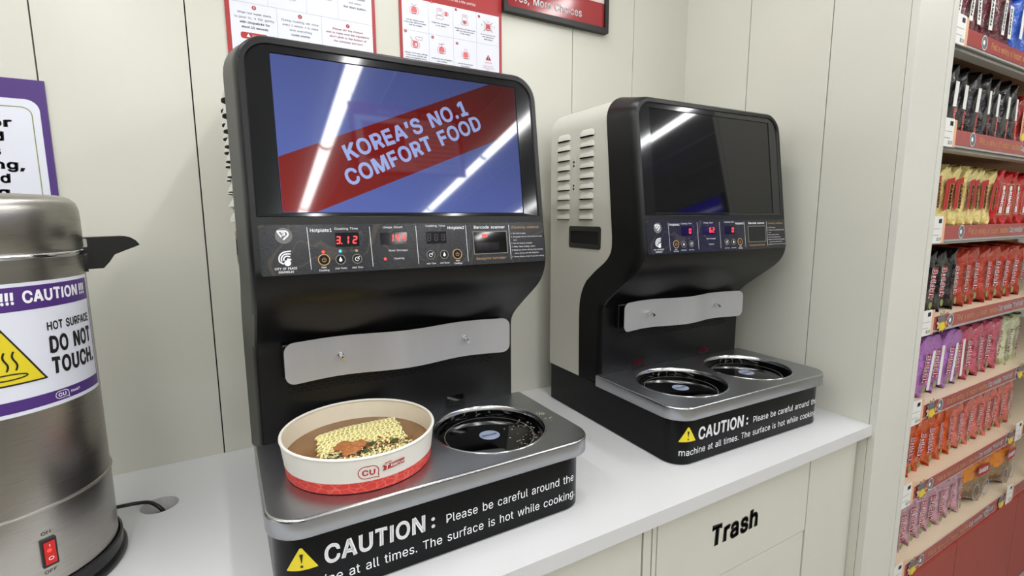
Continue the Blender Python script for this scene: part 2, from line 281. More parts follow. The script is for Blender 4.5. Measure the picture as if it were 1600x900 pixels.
# flat print: collects lettering and shapes in 2D, then maps them onto a surface
# letter outlines (cap height 254 units): character|advance|contours
GLYPHS = r"""A|240|8,0 101,254 138,254 231,0 198,0 144,151 138,167 132,186 127,201 122,219 116,239 123,239 117,219 111,201 106,185 100,166 95,151 43,0/55,71 55,99 185,99 185,71
B|228|30,0 30,254 121,254 137,253 152,250 164,245 180,235 190,221 197,205 199,187 198,172 193,160 187,150 178,143 168,137 157,133 157,131 170,129 182,123 192,114 201,102 207,86 209,68 207,50 200,33 189,20 172,9 158,4 142,1 123,0/62,29 122,29 140,30 154,34 165,40 175,53 178,68 176,81 171,92 163,102 153,109 140,114 124,115 62,115/62,143 119,143 132,144 144,148 154,155 162,163 166,174 168,186 165,202 156,214 141,223 120,226 62,226
C|255|134,-3 113,-2 93,4 75,12 59,25 46,40 35,58 27,78 22,101 20,127 22,153 27,176 35,197 46,215 59,230 75,242 93,251 113,256 134,258 152,256 170,252 186,245 201,236 214,224 224,209 232,193 236,174 204,174 200,186 195,197 187,206 179,214 169,220 158,224 146,227 134,228 119,227 105,223 92,216 80,207 71,196 62,182 57,166 53,148 52,127 53,107 57,88 63,72 71,59 80,47 92,38 105,32 119,28 134,26 146,27 158,30 169,34 179,40 187,48 195,57 200,68 204,80 236,80 232,62 224,45 214,31 201,19 187,9 170,2 153,-2
D|251|109,0 48,0 48,29 107,29 127,30 144,34 159,40 171,49 182,61 189,75 195,90 198,108 200,128 198,147 195,165 190,180 182,194 172,205 160,214 145,221 129,225 110,226 47,226 47,254 113,254 136,253 157,248 176,239 192,228 206,213 217,196 225,175 229,153 231,128 229,102 224,80 217,59 206,42 192,27 175,15 156,7 134,2/62,254 62,0 30,0 30,254
E|209|30,0 30,254 186,254 186,226 62,226 62,143 178,143 178,114 62,114 62,29 188,29 188,0
F|205|30,0 30,254 185,254 185,226 62,226 62,139 173,139 173,111 62,111 62,0
G|260|134,-3 113,-2 93,4 75,13 59,25 45,40 35,58 27,78 22,102 20,127 22,153 27,176 35,197 45,215 59,230 74,242 92,251 112,256 132,258 152,256 170,252 187,245 202,235 214,222 225,208 232,192 237,174 204,174 199,186 194,197 186,206 178,213 168,220 158,224 146,227 133,228 118,227 104,223 92,216 80,207 70,196 62,182 57,166 53,148 52,127 53,107 57,88 63,72 71,59 81,47 92,38 105,32 119,28 134,26 155,29 172,36 187,47 198,62 203,74 206,87 207,101 217,100 141,100 141,128 239,128 239,100 237,80 233,62 225,45 215,31 203,19 188,9 172,2 154,-2
H|258|30,0 30,254 62,254 62,144 196,144 196,254 228,254 228,0 196,0 196,116 62,116 62,0
I|92|30,0 30,254 62,254 62,0
J|198|93,-3 71,-1 53,5 38,16 26,31 19,50 17,73 17,86 49,86 49,73 52,52 61,37 75,28 93,25 110,28 124,37 133,52 136,73 136,254 168,254 168,73 166,50 159,31 147,16 132,5 113,-1
K|233|52,73 52,108 70,131 87,152 106,172 182,254 224,254 116,138 114,138/30,0 30,254 62,254 62,167 62,112 62,97 62,0/186,0 94,130 114,155 224,0
L|196|30,0 30,254 62,254 62,29 181,29 181,0
M|314|30,0 30,254 76,254 139,94 144,79 150,61 156,42 161,24 154,24 159,41 165,61 171,79 176,94 238,254 284,254 284,0 252,0 252,145 252,163 253,184 253,207 253,229 256,229 249,205 241,181 234,161 231,152 228,145 171,0 143,0 85,145 83,152 80,160 72,181 65,204 56,229 59,229 60,208 60,186 61,164 61,145 61,0
N|262|30,0 30,254 68,254 172,91 176,84 181,75 194,53 207,27 202,27 200,54 200,79 199,89 199,97 199,254 232,254 232,0 193,0 101,145 89,165 82,177 74,191 68,201 61,213 54,226 60,227 61,192 62,177 62,164 62,153 62,145 62,0
O|267|133,-3 112,-2 93,4 75,12 59,25 46,40 35,58 27,78 22,101 20,127 22,153 27,176 35,197 46,215 59,230 75,242 93,251 112,256 133,258 155,256 174,251 192,242 208,230 221,215 232,197 240,176 245,153 247,127 245,101 240,78 232,58 221,40 208,25 192,12 174,4 155,-2/133,26 148,28 162,32 175,38 186,47 196,58 204,72 210,88 214,106 215,127 214,148 210,166 204,182 196,196 186,207 175,216 162,223 148,227 133,228 119,227 105,223 92,216 81,207 71,196 63,182 57,166 53,148 52,127 53,106 57,88 63,72 71,58 81,47 92,38 105,32 119,28
P|222|30,0 30,254 118,254 136,253 152,250 166,244 178,236 187,226 195,215 200,202 203,189 204,174 203,159 200,145 195,133 187,121 178,112 166,104 152,98 136,94 118,93 55,93 55,121 116,121 134,123 149,128 159,136 167,147 171,160 172,174 171,188 167,201 159,211 148,219 134,224 116,226 62,226 62,0
Q|267|123,80 156,80 185,42 192,32 234,-24 200,-24 173,13 166,23/133,-3 112,-2 93,4 75,12 59,25 46,40 35,58 27,78 22,101 20,127 22,153 27,176 35,197 46,215 59,230 75,242 93,251 112,256 133,258 155,256 174,251 192,242 208,230 221,215 232,197 240,176 245,153 247,127 245,101 240,78 232,58 221,40 208,25 192,12 174,4 155,-2/133,26 148,28 162,32 175,38 186,47 196,58 204,72 210,88 214,106 215,127 214,148 210,166 204,182 196,196 186,207 175,216 162,223 148,227 133,228 119,227 105,223 92,216 81,207 71,196 63,182 57,166 53,148 52,127 53,106 57,88 63,72 71,58 81,47 92,38 105,32 119,28
R|224|30,0 30,254 118,254 136,253 153,250 167,244 183,232 195,217 200,204 204,191 205,176 204,161 200,148 195,136 183,120 166,109 152,103 136,100 118,99 48,99 48,128 117,128 135,129 149,133 160,141 167,150 171,162 173,176 171,190 167,202 159,212 149,220 134,224 116,226 62,226 62,0/177,0 115,115 151,115 214,0
S|223|112,-4 94,-3 78,0 64,5 51,11 41,20 32,30 25,42 21,54 19,68 52,68 55,55 62,44 71,35 83,29 97,26 112,25 128,26 143,30 155,37 165,46 171,57 173,70 171,81 166,89 158,96 148,102 136,107 122,111 92,120 72,126 56,135 43,145 34,156 28,170 26,186 29,206 37,224 46,234 57,242 69,249 83,254 97,257 114,258 130,257 145,254 158,249 175,238 189,224 197,208 200,189 169,189 163,206 151,219 140,225 127,228 112,229 97,228 84,224 73,218 64,209 59,199 58,188 60,176 65,167 74,160 85,154 106,147 132,140 156,132 168,126 179,119 189,110 197,99 202,85 204,69 201,50 193,32 185,21 174,13 162,5 147,0 130,-3
T|224|16,226 16,254 208,254 208,226 128,226 128,0 96,0 96,226
U|259|129,-4 110,-3 93,1 77,8 63,17 52,27 42,40 36,54 31,70 30,87 30,254 62,254 62,89 64,72 70,57 80,44 94,34 110,28 129,26 149,28 165,34 179,44 188,57 194,72 196,89 196,254 229,254 229,87 227,70 223,54 216,40 207,27 195,17 182,8 166,1 149,-3
V|240|102,0 8,254 42,254 96,103 101,88 108,69 113,53 118,35 124,15 117,15 123,36 129,54 133,69 140,88 145,103 197,254 231,254 139,0
W|343|78,0 8,254 41,254 82,98 88,73 93,47 98,20 95,20 100,47 106,73 112,98 153,254 190,254 231,98 237,73 243,47 249,20 244,20 249,47 255,73 261,98 302,254 335,254 265,0 228,0 184,161 176,196 173,209 170,222 168,237 175,237 172,223 170,210 167,197 159,161 115,0
X|237|9,0 109,142 109,118 15,254 52,254 89,200 96,190 102,181 112,164 122,146 116,146 126,164 136,181 142,190 149,200 187,254 223,254 129,119 129,143 228,0 191,0 146,65 140,74 134,83 125,98 115,116 122,116 113,98 103,83 97,74 91,65 46,0
Y|236|102,0 102,104 8,254 46,254 96,172 111,146 118,132 125,115 112,115 119,132 126,146 140,172 191,254 228,254 134,104 134,0
Z|219|21,0 21,23 137,193 153,215 170,238 174,227 143,226 111,226 20,226 20,254 198,254 198,231 84,64 67,40 49,17 45,27 76,28 107,29 200,29 200,0
a|195|80,-4 63,-3 47,2 34,11 24,22 17,37 15,54 17,69 22,80 29,90 39,97 50,102 63,105 89,110 105,112 117,113 126,115 133,117 136,121 138,127 138,128 137,139 133,148 128,156 120,161 110,164 98,165 85,164 75,161 66,156 59,150 54,144 50,137 20,146 29,161 39,173 52,182 66,188 82,191 97,192 108,192 119,190 131,186 143,180 153,172 161,160 167,145 168,126 168,0 138,0 138,26 136,26 132,19 126,12 118,6 108,1 95,-3/85,23 101,24 114,29 124,37 132,47 136,57 138,69 138,95 135,93 130,91 116,88 100,86 88,84 67,79 58,75 52,70 47,62 46,52 47,43 51,36 57,30 65,26 74,24
b|212|115,-4 99,-3 86,2 76,8 69,16 63,23 59,29 56,29 56,0 26,0 26,254 57,254 57,160 59,160 63,166 69,173 76,180 86,186 98,191 115,192 130,191 144,187 156,180 168,171 177,160 185,146 191,131 194,113 195,94 194,75 191,58 185,42 177,29 168,17 157,8 144,1 130,-3/110,23 126,26 140,33 150,44 158,58 163,75 164,95 163,114 158,131 150,145 140,156 126,163 110,165 94,163 81,156 70,145 62,131 58,114 56,95 58,75 63,58 70,43 81,32 94,26
c|198|104,-4 87,-3 72,1 58,8 46,17 36,29 28,43 22,58 18,75 17,94 18,113 22,130 28,146 36,159 46,171 58,180 72,187 87,191 104,192 117,191 130,189 142,184 153,178 162,170 170,161 176,150 181,138 151,131 145,145 135,155 121,162 113,164 104,165 86,162 73,155 62,144 54,129 50,112 48,94 50,75 54,59 62,44 73,33 86,26 104,23 113,24 121,26 135,33 146,44 152,59 181,51 177,39 171,28 163,19 153,11 142,4 130,0 117,-3
d|212|98,-4 82,-3 68,1 56,8 44,17 35,29 27,42 22,58 18,75 17,94 18,113 22,131 27,146 35,160 45,171 56,180 69,187 83,191 98,192 114,191 126,186 136,180 144,173 149,166 153,160 155,160 155,254 186,254 186,0 156,0 156,29 153,29 149,23 143,16 136,8 126,2 114,-3/102,23 118,26 132,32 142,43 150,58 154,75 156,95 154,114 150,131 142,145 132,156 118,163 102,165 86,163 72,156 62,145 54,131 50,114 48,95 50,75 54,58 62,44 73,33 86,26
e|202|106,-4 88,-3 73,1 58,8 46,17 36,29 28,42 22,58 18,75 17,93 18,112 22,129 28,145 36,159 46,170 58,180 71,187 86,191 103,192 118,191 133,187 147,180 160,170 170,157 179,141 182,128 185,113 186,97 186,85 37,85 37,110 169,110 155,101 153,119 149,134 141,147 131,157 118,163 103,165 87,163 73,157 62,147 54,135 50,121 48,105 48,89 50,69 55,53 64,40 76,31 90,25 106,23 117,24 127,26 135,31 143,36 149,44 153,53 182,45 177,32 168,20 156,10 141,2 125,-3
f|127|114,190 114,164 3,164 3,190/40,0 40,216 42,231 48,243 57,252 68,259 80,264 94,265 103,265 111,263 117,262 121,260 114,234 107,236 97,237 85,235 77,230 72,221 71,209 71,0
g|213|103,-75 84,-74 67,-70 53,-63 41,-55 32,-45 25,-35 51,-20 61,-33 68,-39 77,-44 89,-48 103,-49 124,-46 141,-38 152,-23 156,-3 156,34 153,34 149,28 143,21 136,14 126,8 114,4 97,2 83,4 69,7 56,13 45,22 35,32 28,45 22,60 18,77 17,96 18,114 22,131 27,147 35,160 45,171 56,180 69,187 83,191 98,192 114,191 127,186 137,180 144,173 150,166 154,159 157,159 157,190 186,190 186,-4 185,-20 181,-33 175,-45 162,-59 145,-68 132,-72 118,-74/102,30 118,32 132,38 142,47 150,61 155,77 156,96 155,115 150,132 142,146 132,156 119,163 102,165 86,163 73,156 62,145 54,131 50,115 48,96 50,78 54,61 62,48 73,38 86,32
h|205|57,113 57,0 26,0 26,254 57,254 57,144 51,144 58,159 66,172 76,181 94,189 114,192 132,190 148,184 161,174 170,160 175,149 178,135 179,120 179,0 148,0 148,118 145,137 136,152 123,161 105,165 92,163 80,159 71,151 63,141 58,129
i|83|26,0 26,190 57,190 57,0/42,221 34,223 27,227 22,234 21,242 22,249 27,256 34,260 42,262 50,260 57,256 62,249 63,242 62,234 57,227 50,223
j|83|26,190 57,190 57,-15 55,-31 51,-45 43,-56 32,-65 19,-70 2,-71 -5,-71 -5,-43 1,-43 12,-42 20,-36 25,-27 26,-15/42,221 34,223 27,227 22,234 20,242 22,249 27,256 34,260 42,262 50,260 57,256 61,249 63,242 61,234 57,227 50,223
k|190|55,68 55,106 60,106 142,190 180,190 92,100 89,100/26,0 26,254 57,254 57,0/147,0 74,93 96,114 186,0
l|95|70,-1 50,2 37,10 29,24 26,42 26,254 57,254 57,49 58,38 60,31 65,27 73,26 80,26 85,27 90,1 81,0
m|305|26,0 26,190 56,190 56,148 54,148 59,162 66,173 75,182 86,188 98,192 110,193 129,190 144,180 154,166 160,147 156,147 161,160 169,172 178,181 190,187 204,192 218,193 234,191 249,186 261,177 270,164 276,148 278,128 278,0 248,0 248,127 245,145 236,156 224,163 209,165 197,164 187,160 179,153 173,145 169,135 168,124 168,0 137,0 137,130 134,144 126,156 115,163 100,165 89,164 79,160 70,154 63,145 58,133 57,119 57,0
n|205|57,113 57,0 26,0 26,190 56,190 56,144 51,144 58,159 66,172 76,181 94,189 114,192 132,190 147,184 160,174 170,160 175,149 178,135 179,120 179,0 148,0 148,118 145,137 136,152 123,161 105,165 92,163 80,159 71,151 63,141 58,129
o|208|104,-4 87,-3 72,1 58,8 46,17 36,29 28,43 22,58 18,75 17,94 18,113 22,130 28,146 36,159 46,171 58,180 72,187 87,191 104,192 120,191 136,187 149,180 161,171 171,159 180,146 186,130 189,113 191,94 189,75 186,58 180,43 171,29 161,17 149,8 136,1 120,-3/104,23 121,26 135,33 146,44 154,59 158,75 160,94 158,112 154,129 146,144 135,155 121,162 104,165 86,162 73,155 62,144 54,129 50,112 48,94 50,75 54,59 62,44 73,33 86,26
p|212|26,-71 26,190 56,190 56,160 59,160 63,166 69,173 76,180 86,186 98,191 115,192 130,191 144,187 156,180 168,171 177,160 185,146 191,131 194,113 195,94 194,75 191,58 185,42 177,29 168,17 157,8 144,1 130,-3 115,-4 99,-3 86,2 76,8 69,16 63,23 59,29 57,29 57,-71/110,23 126,26 140,33 150,44 158,58 163,75 164,95 163,114 158,131 150,145 140,156 126,163 110,165 94,163 81,156 70,145 62,131 58,114 56,95 58,75 63,58 70,43 81,32 94,26
q|212|186,-71 155,-71 155,29 153,29 149,23 143,16 136,8 126,2 114,-3 98,-4 82,-3 68,1 56,8 44,17 35,29 27,42 22,58 18,75 17,94 18,113 22,131 27,146 35,160 45,171 56,180 69,187 83,191 98,192 114,191 126,186 136,180 144,173 149,166 153,160 156,160 156,190 186,190/102,23 118,26 132,32 142,43 150,58 154,75 156,95 154,114 150,131 142,145 132,156 118,163 102,165 86,163 72,156 62,145 54,131 50,114 48,95 50,75 54,58 62,44 73,33 86,26
r|130|26,0 26,190 56,190 56,160 58,160 65,173 76,184 90,190 107,192 115,192 122,192 122,161 119,162 115,162 103,163 91,161 80,157 70,151 63,142 58,131 57,118 57,0
s|182|91,-4 72,-3 56,2 42,9 31,19 23,32 18,47 47,53 53,40 62,30 75,25 91,23 108,25 122,31 131,40 134,51 132,60 127,68 118,74 106,78 75,85 59,90 46,96 36,104 27,119 23,137 26,152 33,166 43,177 58,185 74,190 94,192 112,191 127,186 140,179 149,170 157,158 162,145 134,139 129,149 121,158 110,164 94,166 78,164 65,158 57,150 54,139 56,129 62,122 72,116 86,111 115,105 131,100 143,93 153,86 162,71 166,53 163,37 156,24 145,12 130,3 112,-2
t|114|102,190 102,164 3,164 3,190/32,236 63,236 63,49 64,38 68,31 75,26 85,25 93,26 101,27 107,1 96,-1 84,-2 69,-1 56,4 46,11 36,26 32,46
u|205|91,-3 73,-1 57,5 44,15 35,29 30,41 27,54 26,69 26,190 57,190 57,72 60,52 68,37 82,28 100,25 113,27 125,31 134,38 142,48 146,61 148,76 148,190 179,190 179,0 149,0 149,46 154,46 147,30 139,18 129,8 111,0
v|195|81,0 9,190 42,190 83,78 93,43 103,10 92,10 101,43 112,78 152,190 186,190 113,0
w|284|69,0 11,190 44,190 67,107 72,89 77,68 80,54 84,38 88,21 82,21 86,37 89,53 93,67 96,81 100,94 103,107 126,190 158,190 181,107 184,95 187,82 191,68 194,53 198,37 201,21 196,21 199,37 203,53 206,68 210,81 213,95 217,107 240,190 272,190 215,0 184,0 159,86 152,112 145,140 138,169 145,169 138,140 131,112 124,86 99,0
x|189|10,0 86,109 86,86 14,190 50,190 74,153 90,127 104,103 88,103 101,127 108,139 117,153 141,190 176,190 104,84 104,107 179,0 143,0 115,43 100,68 86,91 102,91 89,68 82,56 74,43 46,0
y|195|24,-69 31,-43 36,-44 44,-45 52,-44 59,-42 65,-37 71,-29 75,-18 81,-1 9,190 42,190 83,78 93,43 103,10 92,10 101,43 112,78 153,190 186,190 102,-29 96,-43 88,-54 80,-62 70,-68 58,-71 46,-73 32,-72 27,-70
z|190|21,0 21,23 127,160 127,161 24,161 24,190 166,190 166,165 63,30 63,28 169,28 169,0
0|227|113,-3 95,-2 79,3 65,12 53,24 42,39 34,57 29,77 25,101 24,127 25,153 29,177 35,197 43,215 53,230 65,242 79,251 95,256 113,258 131,256 147,251 161,242 174,230 184,215 192,197 198,177 201,153 203,127 201,101 198,77 192,57 184,39 174,24 162,12 147,3 131,-2/113,25 131,28 145,37 153,46 160,58 165,72 169,88 171,107 172,127 171,148 169,166 165,182 160,197 153,208 145,218 131,227 113,230 96,227 82,218 73,208 67,197 62,182 58,166 55,148 55,127 55,107 58,88 62,72 67,58 73,46 82,37 96,28
1|227|38,0 38,27 195,27 195,0/138,254 138,0 106,0 106,224 105,224 43,179 43,213 99,254
2|227|32,0 32,24 117,114 130,129 141,141 149,153 155,163 159,174 160,186 159,198 154,209 146,218 137,224 125,228 112,230 98,228 86,224 77,216 69,207 65,195 64,181 33,181 34,196 37,209 43,221 55,237 72,248 84,253 98,257 112,258 127,257 141,254 153,248 169,237 181,223 188,205 191,186 189,172 185,159 179,145 168,129 159,118 147,105 133,90 76,30 76,28 195,28 195,0
3|227|109,-3 94,-2 80,0 66,5 49,15 35,29 26,46 22,66 55,66 57,54 63,44 72,35 83,30 95,26 109,25 124,26 138,30 149,37 157,46 163,58 165,72 163,86 158,98 150,109 137,117 121,122 101,124 78,124 78,150 144,224 144,226 35,226 35,254 186,254 186,230 106,139 106,144 124,145 140,143 154,138 167,131 177,122 185,111 192,99 195,86 196,72 195,58 191,45 185,33 177,22 166,13 154,6 141,1 125,-2
4|227|20,53 20,79 123,254 155,254 54,83 54,81 207,81 207,53/141,0 141,61 141,73 141,159 171,159 171,0
5|227|111,-3 96,-2 82,1 70,6 54,16 41,30 33,47 30,65 61,65 64,54 69,44 77,36 87,30 98,26 111,25 125,27 138,32 149,41 157,52 162,66 164,81 162,97 157,111 148,122 137,131 124,137 109,138 96,137 84,134 73,129 64,123 34,126 48,254 183,254 183,226 75,226 67,151 68,151 77,157 89,162 101,166 115,167 131,165 147,160 161,153 172,143 182,130 189,116 194,99 195,82 194,66 191,51 184,38 176,26 166,16 154,8 141,1 126,-2
6|227|113,-3 98,-2 84,1 71,7 60,15 50,25 42,37 36,51 33,65 32,81 34,100 40,119 47,134 56,151 69,170 126,254 161,254 75,131 73,131 77,137 83,144 90,149 98,153 107,156 117,157 132,156 146,153 158,147 173,136 185,120 190,107 193,94 194,79 193,63 190,49 184,36 176,25 166,15 155,7 142,1 128,-2/113,24 127,26 139,31 149,40 157,51 162,64 164,79 162,94 157,107 149,118 139,126 127,131 113,133 99,131 87,126 77,118 69,107 64,94 62,79 64,64 69,51 77,40 87,31 99,26
7|227|48,0 162,224 162,226 31,226 31,254 195,254 195,224 82,0
8|227|113,-3 97,-2 82,1 68,6 50,17 37,31 29,48 26,68 28,83 33,98 40,110 51,121 63,128 76,132 76,133 59,141 46,154 38,171 35,190 38,209 45,225 57,239 73,249 85,254 99,257 113,258 128,257 141,254 153,249 169,239 181,225 188,209 191,190 188,171 180,154 167,141 150,133 150,132 164,128 176,121 186,110 194,98 199,83 200,68 198,48 189,31 176,17 158,6 145,1 130,-2/113,25 129,26 142,30 153,37 161,46 167,57 168,69 167,83 161,94 153,104 141,111 128,116 113,118 98,116 85,111 73,104 65,94 59,83 58,69 59,57 64,46 73,37 84,30 97,26/113,145 126,146 137,150 146,157 154,165 158,176 160,188 158,200 154,210 147,218 138,225 126,229 113,230 100,229 89,225 79,218 72,210 68,200 66,188 68,176 72,165 79,157 89,150 100,146
9|227|113,258 128,257 142,253 155,247 166,239 176,229 184,217 190,204 193,189 194,173 192,155 186,135 180,120 170,103 158,84 100,0 65,0 151,124 154,124 149,117 144,111 137,105 128,101 119,98 109,97 94,98 81,102 69,107 53,119 41,134 36,147 33,161 32,176 33,191 36,205 42,218 50,230 60,239 71,247 84,253 98,257/113,230 99,228 87,223 77,215 69,204 64,191 63,176 64,161 69,148 77,137 87,129 99,123 113,122 127,123 139,129 149,137 157,147 162,160 164,175 162,190 157,204 150,215 139,223 127,228
.|94|48,-2 39,-1 31,4 26,12 25,20 26,29 31,37 39,42 48,43 56,42 64,37 69,29 71,20 69,12 64,4 56,-1
,|94|19,-60 34,36 68,36 42,-60
:|94|48,-2 39,-1 31,4 26,12 25,20 26,29 31,37 39,42 48,43 56,42 64,37 69,29 71,20 69,12 64,4 56,-1/48,135 39,137 31,142 26,149 25,158 26,167 31,174 39,179 48,181 56,179 64,174 69,167 71,158 69,149 64,142 56,137
;|94|19,-60 34,36 68,36 42,-60/52,135 43,137 36,142 31,149 29,158 31,167 36,174 43,179 52,181 61,179 68,174 73,167 75,158 73,149 68,142 61,137
!|98|34,80 32,254 66,254 64,80/49,-2 40,-1 33,4 28,12 26,20 28,29 33,37 40,42 49,43 58,42 65,37 70,29 72,20 70,12 65,4 58,-1
?|179|66,76 66,80 67,100 71,115 76,126 84,135 104,149 115,157 123,167 129,178 131,192 129,203 125,213 119,220 110,226 100,230 89,231 78,230 69,226 60,221 53,213 48,202 46,189 14,189 17,209 24,226 36,240 51,250 69,256 89,258 110,256 127,249 142,239 153,226 160,209 162,191 160,172 153,156 142,142 127,130 117,124 110,118 104,111 100,103 98,93 97,79 97,76/82,-2 73,-1 66,4 61,12 59,20 61,29 66,37 73,42 82,43 91,42 98,37 103,29 105,20 103,12 98,4 91,-1
'|103|39,159 35,254 68,254 64,159
"|160|39,159 35,254 68,254 64,159/96,159 93,254 125,254 122,159
’|88|26,159 41,254 75,254 49,159
“|150|26,159 52,254 75,254 60,159/87,159 114,254 137,254 122,159
”|150|26,159 41,254 75,254 49,159/87,159 102,254 137,254 111,159
$|223|101,-37 101,292 122,292 122,-37/112,-4 94,-3 78,0 64,5 51,11 41,20 32,30 25,42 21,54 19,68 52,68 55,55 62,44 71,35 83,29 97,26 112,25 128,26 143,30 155,37 165,46 171,57 173,70 171,81 166,89 158,96 148,102 136,107 122,111 92,120 72,126 56,135 43,145 34,156 28,170 26,186 29,206 37,224 46,234 57,242 69,249 83,254 97,257 114,258 130,257 145,254 158,249 175,238 189,224 197,208 200,189 169,189 163,206 151,219 140,225 127,228 112,229 97,228 84,224 73,218 64,209 59,199 58,188 60,176 65,167 74,160 85,154 106,147 132,140 156,132 168,126 179,119 189,110 197,99 202,85 204,69 201,50 193,32 185,21 174,13 162,5 147,0 130,-3
-|227|168,122 168,94 57,94 57,122
→|332|187,0 167,20 203,56 218,69 234,83 250,97 265,108 261,102 247,100 232,98 218,97 43,97 43,125 218,125 232,125 247,123 261,120 265,115 256,122 245,130 223,149 203,167 167,203 187,223 298,111
%|338|88,141 73,143 60,149 50,157 43,168 39,180 37,194 37,206 39,220 43,232 51,243 60,251 73,257 88,258 103,257 115,251 125,243 132,232 136,220 138,206 138,194 136,180 132,168 125,157 115,149 103,143/88,164 99,166 106,173 110,183 112,194 112,206 110,217 106,227 99,234 88,236 77,234 69,227 65,217 64,206 64,194 65,183 69,173 76,166/251,-5 236,-3 223,2 213,11 206,21 202,34 200,48 200,60 202,74 206,86 213,97 223,105 236,111 251,112 266,111 278,105 288,97 295,86 299,74 300,60 300,48 299,34 295,21 288,11 278,2 265,-3/251,17 262,20 269,26 273,36 274,48 274,60 273,71 269,81 262,88 251,90 240,88 232,81 228,71 226,60 226,48 228,36 232,26 239,20/66,0 241,254 270,254 95,0
(|137|45,103 45,122 47,142 50,162 55,182 60,202 66,221 73,239 80,255 88,270 118,270 110,252 102,233 95,214 90,195 85,176 81,157 78,138 76,120 76,103 76,88 78,73 80,57 84,41 88,25 94,8 101,-10 109,-28 118,-48 88,-48 75,-23 64,2 56,27 49,53 46,78
)|137|19,-48 28,-28 36,-9 43,9 49,26 53,42 57,58 59,73 60,88 61,103 60,120 59,138 56,157 52,176 47,195 41,214 35,233 27,252 19,270 48,270 56,255 64,239 71,221 77,202 82,182 86,162 90,142 91,122 92,103 91,78 87,52 81,27 72,1 61,-24 48,-48"""
_g={}
for ln in GLYPHS.split('\n'):
    c,a,cs=ln[0],*ln[2:].split('|')
    _g[c]=(int(a),[[tuple(int(v) for v in q.split(',')) for q in k.split()] for k in cs.split('/')] if cs else [])
def glyph(c):
    if c==' ': return (135,[],[],[])
    g=_g.get(c) or _g['-']
    if len(g)==2:
        flat=[p for l in g[1] for p in l]
        tri=[]; cs=g[1]; offs=[sum(len(l) for l in cs[:i]) for i in range(len(cs))]
        def inside(p,l):
            r=False
            for (xa,ya),(xb,yb) in zip(l,l[1:]+l[:1]):
                if (ya>p[1])!=(yb>p[1]) and p[0]<(xb-xa)*(p[1]-ya)/(yb-ya)+xa: r=not r
            return r
        hole=[any(j!=i and inside(cs[i][0],cs[j]) for j in range(len(cs))) for i in range(len(cs))]
        for i in range(len(cs)):
            if hole[i]: continue
            isl=[i]+[j for j in range(len(cs)) if hole[j] and inside(cs[j][0],cs[i])]
            idx=[offs[j]+k for j in isl for k in range(len(cs[j]))]
            tri+=[tuple(idx[q] for q in t) for t in tessellate_polygon([[Vector((p[0],p[1],0)) for p in cs[j]] for j in isl])]
        out=[]
        for t in tri:
            a,b,d=[flat[i] for i in t]; cr=(b[0]-a[0])*(d[1]-a[1])-(b[1]-a[1])*(d[0]-a[0]); out.append(t if cr>0 else t[::-1])
        g=(g[0],g[1],flat,out); _g[c]=g
    return g
